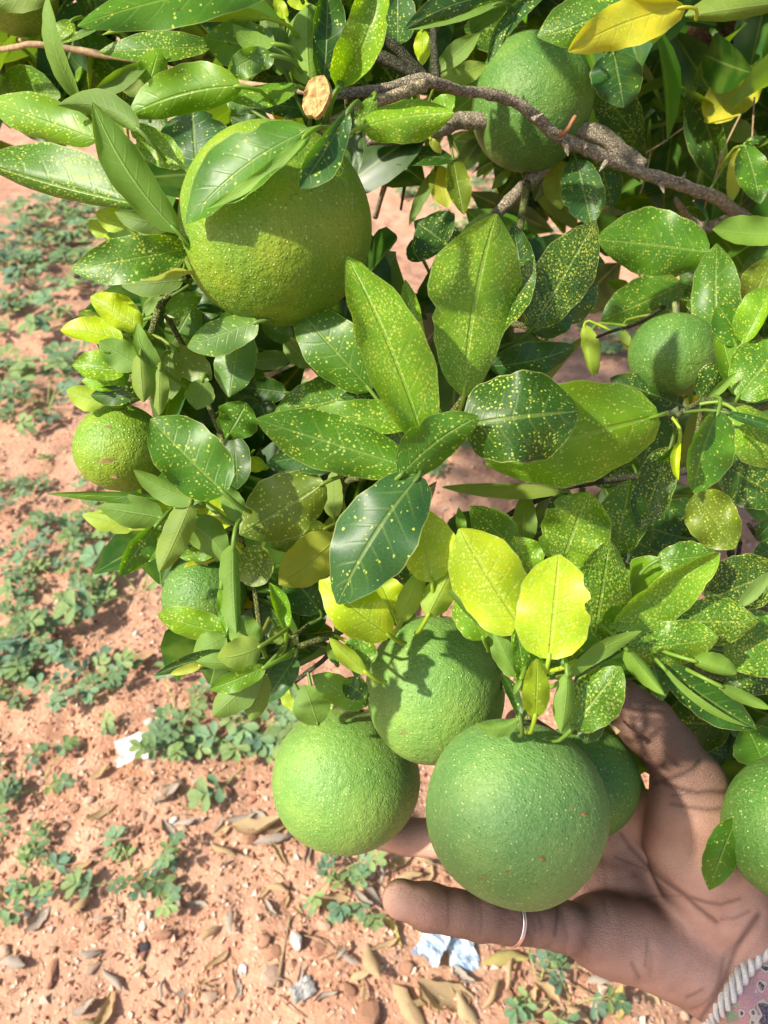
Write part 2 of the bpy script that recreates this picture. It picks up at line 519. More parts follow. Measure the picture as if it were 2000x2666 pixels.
# ------------------------------------------------------------------ tubes for branches
def tube(pts, radii, seg=8, rough=.0, seedv=0, sub=4, cap=True):
    """smooth tapered tube through pts (Catmull-Rom)"""
    rnd = random.Random(seedv)
    n = len(pts)
    P_, R_ = [], []
    for i in range(n - 1):
        p0 = pts[max(i - 1, 0)]; p1 = pts[i]; p2 = pts[i + 1]; p3 = pts[min(i + 2, n - 1)]
        for k in range(sub):
            t = k / sub
            P_.append(.5 * ((2 * p1) + (p2 - p0) * t + (2 * p0 - 5 * p1 + 4 * p2 - p3) * t * t + (3 * p1 - p0 - 3 * p2 + p3) * t ** 3))
            R_.append(radii[i] * (1 - t) + radii[i + 1] * t)
    P_.append(pts[-1]); R_.append(radii[-1])
    vs_, fs = [], []
    nrm = None
    for i, p in enumerate(P_):
        d = (P_[min(i + 1, len(P_) - 1)] - P_[max(i - 1, 0)])
        if d.length < 1e-9: d = Vector((0, 0, 1))
        d.normalize()
        if nrm is None:
            nrm = d.orthogonal().normalized()
        nrm = (nrm - d * nrm.dot(d)).normalized()
        bi = d.cross(nrm)
        for k in range(seg):
            a = 2 * math.pi * k / seg
            r = R_[i] * (1 + rough * rnd.uniform(-1, 1))
            vs_.append(p + nrm * (math.cos(a) * r) + bi * (math.sin(a) * r))
    for i in range(len(P_) - 1):
        for k in range(seg):
            fs.append((i * seg + k, i * seg + (k + 1) % seg, (i + 1) * seg + (k + 1) % seg, (i + 1) * seg + k))
    if cap:
        fs.append(tuple(range(seg - 1, -1, -1)))
        fs.append(tuple((len(P_) - 1) * seg + k for k in range(seg)))
    return vs_, fs


# ------------------------------------------------------------------ the tree
tree = bpy.data.objects.new("citrus_tree", None)
COL.objects.link(tree)
TX, TY = .88, 1.02
tree.location = (0, 0, 0)
tag(tree, "leafy citrus tree with stippled leaves and gnarled thorny branches", "tree")

BR = []          # (object, sampled points) used to hang leaves on the nearest branch


def branch(name, pts, radii, mat, seg=8, rough=.12, sub=5, seedv=1):
    if name == "twig":
        radii = [q * .78 for q in radii]
    v, f = tube(pts, radii, seg, rough, seedv, sub)
    o = link(name, mesh_from(name, v, f), tree, mat)
    samp = []
    for a, c in zip(pts[:-1], pts[1:]):
        for k in range(8):
            samp.append(a.lerp(c, k / 8))
    samp.append(pts[-1])
    BR.append((o, samp))
    return o


def TP(tile, *trip):
    return [PT(tile, *q) for q in trip]


trunk_top = Vector((TX - .03, TY - .03, .62))
branch("trunk", [Vector((TX, TY, -.08)), Vector((TX + .02, TY, .05)), Vector((TX - .02, TY + .01, .3)), trunk_top, Vector((TX - .02, TY + .05, 1.0)), Vector((TX + .02, TY + .08, 1.5))],
       [.075, .055, .046, .042, .03, .015], M_BARKR, 14, .06)
# gnarled branch that crosses the frame in front of the upper fruit
b1 = (TP('V2', (705, 690, .335), (850, 668, .34), (1100, 640, .35), (1370, 585, .355), (1500, 605, .36)) +
      TP('T2', (330, 390, .375), (480, 412, .385), (590, 455, .392), (680, 530, .398), (760, 592, .403), (900, 655, .412), (1050, 722, .425),
         (1200, 772, .435), (1350, 822, .45), (1450, 862, .465), (1530, 925, .49), (1660, 1010, .56)))
branch("branch", b1 + [PT('T2', 1900, 1060, .72), trunk_top + Vector((-.1, -.1, .02)), trunk_top],
       [.0023, .0022, .0024, .0034, .0027] + [.0025, .0029, .0028, .0035, .0031, .0038, .0032, .0036, .0035, .0039, .0042, .0060] + [.014, .022, .030], M_BARK, 12, .16, 6, 3)
# limb in the upper right corner
branch("limb", [PT('T2', 1080, 262, .66), PT('T2', 1190, 222, .67), PT('T2', 1290, 190, .68), PT('T2', 1480, 178, .70), PT('T2', 1680, 150, .74), PT('T2', 1950, 160, .9), Vector((TX - .02, TY + .02, .9))],
       [.004, .011, .016, .019, .021, .024, .03], M_BARKR, 12, .1)
branch("branch", TP('T2', (1260, 262, .64), (1430, 240, .66), (1680, 205, .70)) + [PT('T2', 1950, 180, .88)], [.003, .008, .011, .012], M_BARKR, 10, .12)
# second branch: lit end with sunlight put into its bark colour, dark run behind
branch("branch", TP('U1', (280, 455, .325), (420, 360, .327), (560, 285, .33), (740, 190, .337), (900, 140, .345), (1120, 60, .353)), [.0024, .0026, .0026, .0024, .0026, .003], mat_bark("sunlit_bark", (.30, .24, .13), (.55, .46, .29), (.55, .48, .33)), 10, .12)
branch("branch", TP('U1', (700, 450, .42), (1000, 425, .42), (1250, 370, .425), (1460, 310, .43)) + TP('V3', (380, 400, .43), (600, 545, .432), (770, 640, .432)), [.0035, .0042, .0046, .005, .005, .0048, .004], M_BARK, 10, .14)
branch("branch", TP('T2', (470, 940, .46), (560, 850, .455), (680, 730, .45), (770, 640, .44), (900, 560, .43)), [.0034, .0042, .0046, .0046, .004], M_BARK, 10, .12)
branch("branch", TP('V2', (980, 375, .352), (1150, 440, .354), (1390, 560, .357)), [.0028, .0031, .0030], M_DARKTWIG, 10, .1)
branch("branch", TP('V2', (1040, 230, .345), (1200, 350, .35), (1410, 570, .357)), [.002, .0024, .0027], M_DARKTWIG, 10, .1)
branch("branch", TP('V2', (1460, 200, .37), (1470, 400, .365), (1480, 600, .36)), [.0018, .002, .0024], M_DARKTWIG, 10, .1)
# dark twigs in the middle window
branch("twig", TP('U1', (630, 750, .46), (760, 640, .455), (870, 545, .45), (950, 470, .44)), [.0016, .002, .0022, .003], M_DARKTWIG)
branch("twig", TP('U1', (765, 1010, .5), (820, 830, .48), (880, 640, .46), (900, 480, .44)), [.0026, .0024, .0022, .002], M_BARK)
branch("twig", TP('U1', (950, 960, .5), (975, 800, .49), (1000, 680, .48), (1010, 480, .44)), [.001, .0015, .0018, .002], M_DARKTWIG)
branch("twig", TP('T1', (-60, 222, .44), (60, 205, .43), (140, 190, .42), (260, 205, .42), (420, 232, .42), (620, 262, .41), (860, 330, .39)) + [PT('V2', 760, 690, .35)], [.002, .002, .002, .0022, .0026, .0024, .002, .002], M_DRYTWIG)
branch("twig", TP('T1', (-40, 120, .5), (60, 165, .47), (140, 188, .42)), [.0016, .0016, .0014], M_DRYTWIG)
# left cluster
branch("twig", [PT('V2', 850, 690, .345), PT('U1', 500, 400, .37)] + TP('T3', (1050, -60, .385), (880, 120, .37), (800, 210, .335), (700, 320, .325), (655, 440, .322), (610, 520, .322), (570, 640, .322), (546, 748, .320)), [.003, .003, .0028, .0026, .0022, .0022, .0021, .0020, .0018, .0018], M_TWIG, 8, .15)
branch("twig", TP('T3', (700, 330, .325), (800, 520, .335), (880, 700, .33), (960, 900, .325), (1000, 1010, .325), (960, 1100, .315)) + TP('T5', (850, 180, .305), (760, 200, .30)), [.002, .0018, .0018, .0016, .0016, .0016, .0015, .0014], M_TWIG)
branch("twig", TP('T5', (960, 105, .315), (1020, 240, .325), (1050, 370, .32), (1100, 560, .325), (1120, 700, .32), (1150, 860, .315)), [.0016] * 6, M_TWIG)
branch("twig", TP('T3', (900, 765, .335), (925, 800, .335), (870, 830, .33)), [.0009, .0009, .0008], M_DARKTWIG)
# central shoots
branch("twig", [PT('T2', 620, 790, .45)] + TP('T4', (560, 150, .42), (520, 350, .37), (430, 520, .345), (346, 720, .325), (230, 860, .318), (150, 950, .312), (40, 1030, .30), (-60, 1060, .31)) + TP('T5', (1500, 90, .33), (1465, 200, .345), (1440, 330, .35), (1300, 480, .345), (1250, 700, .335), (1170, 870, .315)), [.003, .003, .0026, .0024, .0022, .002, .002, .002, .002, .0019, .0022, .002, .0018, .0016, .0016], M_TWIG)
branch("twig", TP('T4', (520, 400, .37), (640, 430, .355), (730, 560, .365), (560, 600, .37)), [.002] * 4, M_TWIG)
branch("twig", TP('T5', (1100, 885, .31), (1155, 885, .312), (1250, 822, .318), (1340, 785, .322), (1440, 752, .327)) + TP('U8', (880, 930, .335), (1100, 980, .345)) + [PT('V5', 200, 200, .35), PT('V5', 640, 560, .325)], [.0012, .0018, .0019, .0019, .0019, .0018, .0018, .0018, .002], M_TWIG)
branch("twig", TP('U8', (270, 1110, .318), (390, 1040, .32), (490, 960, .322), (560, 900, .33)), [.001, .0011, .0011, .001], M_TWIG)
branch("twig", TP('U8', (370, 1385, .36), (540, 1255, .355), (690, 1135, .345), (760, 1000, .34)), [.0012, .0014, .0015, .0014], M_DARKTWIG)
branch("twig", TP('T6', (480, 262, .375), (560, 222, .375), (680, 160, .375), (780, 118, .375), (920, 90, .38), (1150, 60, .39), (1480, 20, .40), (1760, -40, .5)) , [.0014, .0019, .002, .002, .0022, .0026, .003, .006], M_DARKTWIG)
branch("twig", TP('T6', (575, 345, .37), (640, 312, .372), (710, 275, .374), (790, 150, .376)), [.0013, .0016, .0017, .0016], M_TWIG)
# stalks of the held bunch
branch("twig", TP('V5', (630, 625, .318), (650, 480, .322), (690, 300, .325), (710, 100, .33)) + TP('T6', (680, 780, .335), (720, 560, .345), (790, 300, .365), (860, 120, .377)), [.0030, .0024, .0022, .0022, .0022, .0022, .0022, .0022], M_TWIG)
branch("twig", TP('V5', (690, 300, .325), (880, 330, .325), (950, 560, .33), (1000, 640, .335)), [.0018, .0018, .0018, .002], M_TWIG)
branch("twig", TP('V5', (680, 350, .325), (400, 200, .345), (250, 60, .35), (60, -60, .35)), [.0018] * 4, M_TWIG)
branch("twig", TP('V5', (250, 60, .35), (20, 200, .365), (-260, 300, .385)), [.0018] * 3, M_TWIG)
branch("twig", TP('T6', (700, 870, .325), (820, 850, .32), (900, 820, .318), (1000, 715, .318), (1060, 740, .318), (1200, 760, .325), (1400, 700, .335), (1700, 640, .40)), [.002, .002, .002, .002, .002, .0022, .0024, .004], M_TWIG)
branch("twig", TP('T6', (1200, 760, .33), (1300, 860, .325), (1420, 930, .325), (1560, 960, .33)), [.0016] * 4, M_TWIG)
branch("twig", TP('V5', (1112, 560, .322), (1150, 600, .320), (1200, 640, .318)), [.0009, .0009, .0010], mat_plain("fresh_stalk", (.30, .36, .06), (.42, .46, .10), 200))
branch("twig", TP('V5', (1200, 640, .318), (1240, 675, .317), (1276, 712, .316)), [.0010, .0012, .0019], M_DRYTWIG)
# right-hand shoots
branch("twig", TP('T4', (1182, 800, .33), (1225, 795, .334), (1262, 806, .338)), [.0010, .0022, .0010], M_TWIG)
branch("twig", TP('T4', (1255, 806, .338), (1390, 735, .355), (1510, 760, .36), (1700, 740, .40), (2000, 600, .6)), [.0016, .002, .0022, .003, .008], M_TWIG)
branch("twig", TP('U3', (960, 190, .356), (900, 500, .365), (860, 900, .372), (880, 1200, .375)), [.0018] * 4, M_TWIG)
branch("twig", TP('U3', (1200, 1650, .385), (1250, 1780, .385), (1262, 1960, .385), (1250, 2150, .38)), [.0024] * 4, M_DARKTWIG)
branch("twig", TP('U3', (1360, 1700, .39), (1345, 1790, .39), (1322, 1940, .385), (1300, 2150, .38)), [.0014] * 4, M_DARKTWIG)
branch("twig", TP('U3', (1440, 1500, .42), (1500, 1590, .42), (1570, 1670, .42), (1700, 1650, .42)), [.0014, .0016, .002, .0018], M_DARKTWIG)
branch("twig", TP('U2', (180, 1255, .42), (330, 1195, .43), (560, 1120, .44), (900, 900, .5)), [.0010, .0012, .0014, .002], M_DARKTWIG)
branch("twig", [PT('U2', 860, 60, .46), PT('U2', 1000, 260, .5), PT('U2', 1150, 300, .5), PT('U2', 1400, 200, .5)], [.002, .004, .005, .005], M_BARK)
# thin dry twigs hanging in the gloom
for q in ([(1130, 660, .55), (1200, 620, .55), (1290, 555, .55), (1385, 502, .55)], [(1440, 735, .5), (1470, 640, .5), (1540, 495, .5)], [(1105, 840, .5), (1130, 760, .5), (1155, 640, .5)],
          [(1590, 600, .5), (1595, 500, .5), (1600, 420, .5)], [(1385, 900, .49), (1395, 860, .48), (1400, 835, .46)], [(1420, 800, .5), (1440, 735, .5), (1455, 660, .5)]):
    branch("twig", TP('T2', *q), [.0008] * len(q), M_DRYTWIG, 6, .1, 4)
# thorns and the red snag on the gnarled branch
for tile, a, c, r in (('T2', (1002, 706, .420), (1006, 655, .418), .0016), ('T2', (1285, 790, .436), (1302, 742, .434), .0016), ('T2', (1195, 790, .432), (1210, 835, .430), .002), ('T2', (785, 620, .402), (795, 675, .398), .0022), ('T2', (870, 640, .404), (868, 610, .402), .0016),
                      ('T2', (960, 700, .414), (930, 740, .412), .002), ('T2', (640, 520, .39), (690, 490, .388), .0018)):
    branch("thorn", [PT(tile, *a), PT(tile, *a).lerp(PT(tile, *c), .6), PT(tile, *c)], [r, r * .6, .0002], M_BARK, 7, .1, 3)
branch("snag", TP('T2', (762, 585, .398), (790, 562, .394), (812, 525, .392), (826, 503, .392)), [.0016, .0013, .0011, .0012], mat_plain("red_snag", (.30, .12, .06), (.42, .20, .10), 300), 7, .1, 3)


def build_stub():
    c = PT('V2', 620, 700, .280)
    bm = bmesh.new()
    ax = (-FW + RT * -.35 + UP * .05).normalized()
    e1 = (UP - ax * UP.dot(ax)).normalized(); e2 = ax.cross(e1)
    rings = [(.0, .0), (.0030, .0007), (.0052, .0004), (.0064, .0010), (.0066, -.0005), (.0052, -.003), (.003, -.005)]
    prev = None
    r_ = random.Random(4)
    jit = [1 + .13 * r_.uniform(-1, 1) for _ in range(20)]
    for ri, (r, h) in enumerate(rings):
        if r == 0:
            ring = [bm.verts.new(c + ax * h)]
        else:
            ring = [bm.verts.new(c + ax * (h + .0005 * r_.uniform(-1, 1)) + e1 * (math.cos(k * math.pi / 10) * r * 1.28 * jit[k]) + e2 * (math.sin(k * math.pi / 10) * r * .85 * jit[k])) for k in range(20)]
        if prev:
            for k in range(20):
                if len(prev) == 1: bm.faces.new((prev[0], ring[k], ring[(k + 1) % 20]))
                else: bm.faces.new((prev[k], ring[k], ring[(k + 1) % 20], prev[(k + 1) % 20]))
        prev = ring
    me = bpy.data.meshes.new("dried_stalk"); bm.to_mesh(me); bm.free()
    link("dried_stalk", me, tree, M_STUB)


build_stub()

# ------------------------------------------------------------------ leaves
PAL = {0: (.020, .075, .006), 1: (.048, .150, .008), 2: (.092, .225, .010), 3: (.27, .40, .006), 4: (.36, .37, .018), 5: (.026, .092, .022),  # deepest and lime tones also put shade and sun into the leaf colour
       6: (.080, .175, .034), 7: (.105, .170, .012), 8: (.108, .250, .007)}
NU, NV = 18, 4          # cells along, cells per half


def leaf_grid(base, tip, h, z0, z1, al, ar, bend, wave, tmax, q, arch, rnd, notch=0.0):
    """vertices of a leaf whose outline is given on the picture and whose depth is in metres"""
    bx, by = base; tx, ty = tip
    dx, dy = tx - bx, ty - by
    L = math.hypot(dx, dy)
    lx, ly = dy / L, -dx / L                     # to the left of base -> tip
    pw = math.log(.5) / math.log(tmax)
    verts, tt, ss, mu = [], [], [], []
    ph = rnd.uniform(0, 6.28); kf = rnd.uniform(1.2, 2.2)
    bites = [(rnd.choice((-1, 1)), rnd.uniform(.25, .92), rnd.uniform(.03, .06), rnd.uniform(.06, .24)) for _ in range(2)] if rnd.random() < .30 else []
    for i in range(NU + 1):
        t = i / NU
        te = .004 + .992 * t
        f = max(math.sin(math.pi * te ** pw), 0) ** (q * (.80 + .55 * t * t))
        f = f * (1 - notch * t ** 6)
        cx = bx + dx * t + lx * bend * L * 4 * t * (1 - t)
        cy = by + dy * t + ly * bend * L * 4 * t * (1 - t)
        cz = z0 + (z1 - z0) * t - arch * 4 * t * (1 - t)
        mpp = cz / FPX
        for j in range(-NV, NV + 1):
            v = abs(j) / NV
            sgn = -1 if j < 0 else 1
            a = al if j < 0 else ar
            # integrate a cross-section whose slope grows towards the margin
            ox = oz = 0.0
            n = 4
            for k in range(n):
                s = v * (k + .5) / n
                aa = math.radians(a) * (.45 + 1.0 * s)
                ox += math.cos(aa) * v / n; oz += math.sin(aa) * v / n
            wv = wave * math.sin(kf * 6.28 * t + ph + (0 if j < 0 else 1.9)) * v * v
            hh = h * f * (1 + .05 * math.sin(9 * t + ph) * v + .025 * math.sin(31 * t + 3 * ph + sgn) * v)
            for bs, bt, bw, bd in bites:
                if bs == sgn: hh *= 1 - bd * v * v * math.exp(-((t - bt) / bw) ** 2)
            X = cx - sgn * lx * ox * hh; Y = cy - sgn * ly * ox * hh
            if j > 0 or j < 0:
                pass
            Zd = cz - (oz * hh + wv * hh) * mpp
            verts.append(P(X, Y, Zd))
            tt.append(t); ss.append(.5 + .5 * j / NV)
            mu.append((t * L * mpp, (.5 + .5 * j / NV) * 2 * h * mpp))
    return verts, tt, ss, mu


def grid_faces(flip):
    fs = []
    w = 2 * NV + 1
    for i in range(NU):
        for j in range(w - 1):
            a = i * w + j
            q = (a, a + 1, a + w + 1, a + w)
            fs.append(q[::-1] if flip else q)
    return fs


def put_uv(me, mu, un):
    n = len(me.loops)
    vi = np.empty(n, dtype=np.int32); me.loops.foreach_get('vertex_index', vi)
    for nm, arr in (('metric', mu), ('unit', un)):
        l = me.uv_layers.new(name=nm)
        l.data.foreach_set('uv', np.asarray(arr, dtype=np.float32)[vi].ravel())


def nearest_branch(p):
    best = None
    for o, s in BR:
        for q in s:
            d = (q - p).length_squared
            if best is None or d < best[0]:
                best = (d, o, q)
    return best


LEAF_N = 0


def leaf(tile, bx, by, tx, ty, h, z, col, speck, side, al=8, ar=8, bend=0.0, dz=0.0, tmax=.47, q=.72, arch=.0, wave=.22, notch=0.0):
    global LEAF_N
    LEAF_N += 1
    rnd = random.Random(LEAF_N * 13 + 5)
    s = TILES[tile][2]
    B = px(tile, bx, by); T = px(tile, tx, ty)
    al2 = al * 1.4 + rnd.uniform(-18, 18); ar2 = ar * 1.4 + rnd.uniform(-18, 18)
    h *= 1.15; q *= .84
    arch += rnd.uniform(-.004, .007) * min(1.5, math.hypot(tx - bx, ty - by) * s / 220)
    v, tt, ss, mu = leaf_grid(B, T, h * s, z, z + dz, al2, ar2, bend + rnd.uniform(-.015, .015), wave * rnd.uniform(.6, 1.5), tmax, q, arch, rnd, notch)
    base = v[NV]
    off = (rnd.uniform(0, 5), rnd.uniform(0, 5))
    faces = grid_faces(side == 'u')
    n0 = len(v)
    # petiole from the blade back to its twig
    hit = nearest_branch(base)
    d0 = (v[NV] - v[NV + 2 * (2 * NV + 1)]).normalized()
    L = (v[-1 - NV] - base).length
    dist = math.sqrt(hit[0])
    end = hit[2] if dist < .035 else base + d0 * .010 + FW * .012
    mid = base + d0 * min(.006, dist * .4) + FW * .001
    pv, pf = tube([v[NV + (2 * NV + 1)] + FW * .0003, base, mid.lerp(end, .25), end], [.0006, .0009, .0008, .0009], 5, 0, 0, 2, False)
    v = v + pv
    faces = faces + [tuple(i + n0 for i in f) for f in pf]
    mu = [(a + off[0], b + off[1]) for a, b in mu] + [off] * len(pv)
    un = list(zip(tt, ss)) + [(.3, .5)] * len(pv)
    me = mesh_from("leaf", [p - base for p in v], faces)
    put_uv(me, mu, un)
    k = rnd.uniform(.88, 1.14)
    c = PAL[col]
    setcol(me, [(c[0] * k * rnd.uniform(.99, 1.01), c[1] * k, c[2] * k, speck)] * len(v))
    o = link("leaf", me, hit[1], M_LEAF)
    o.location = base
    return o


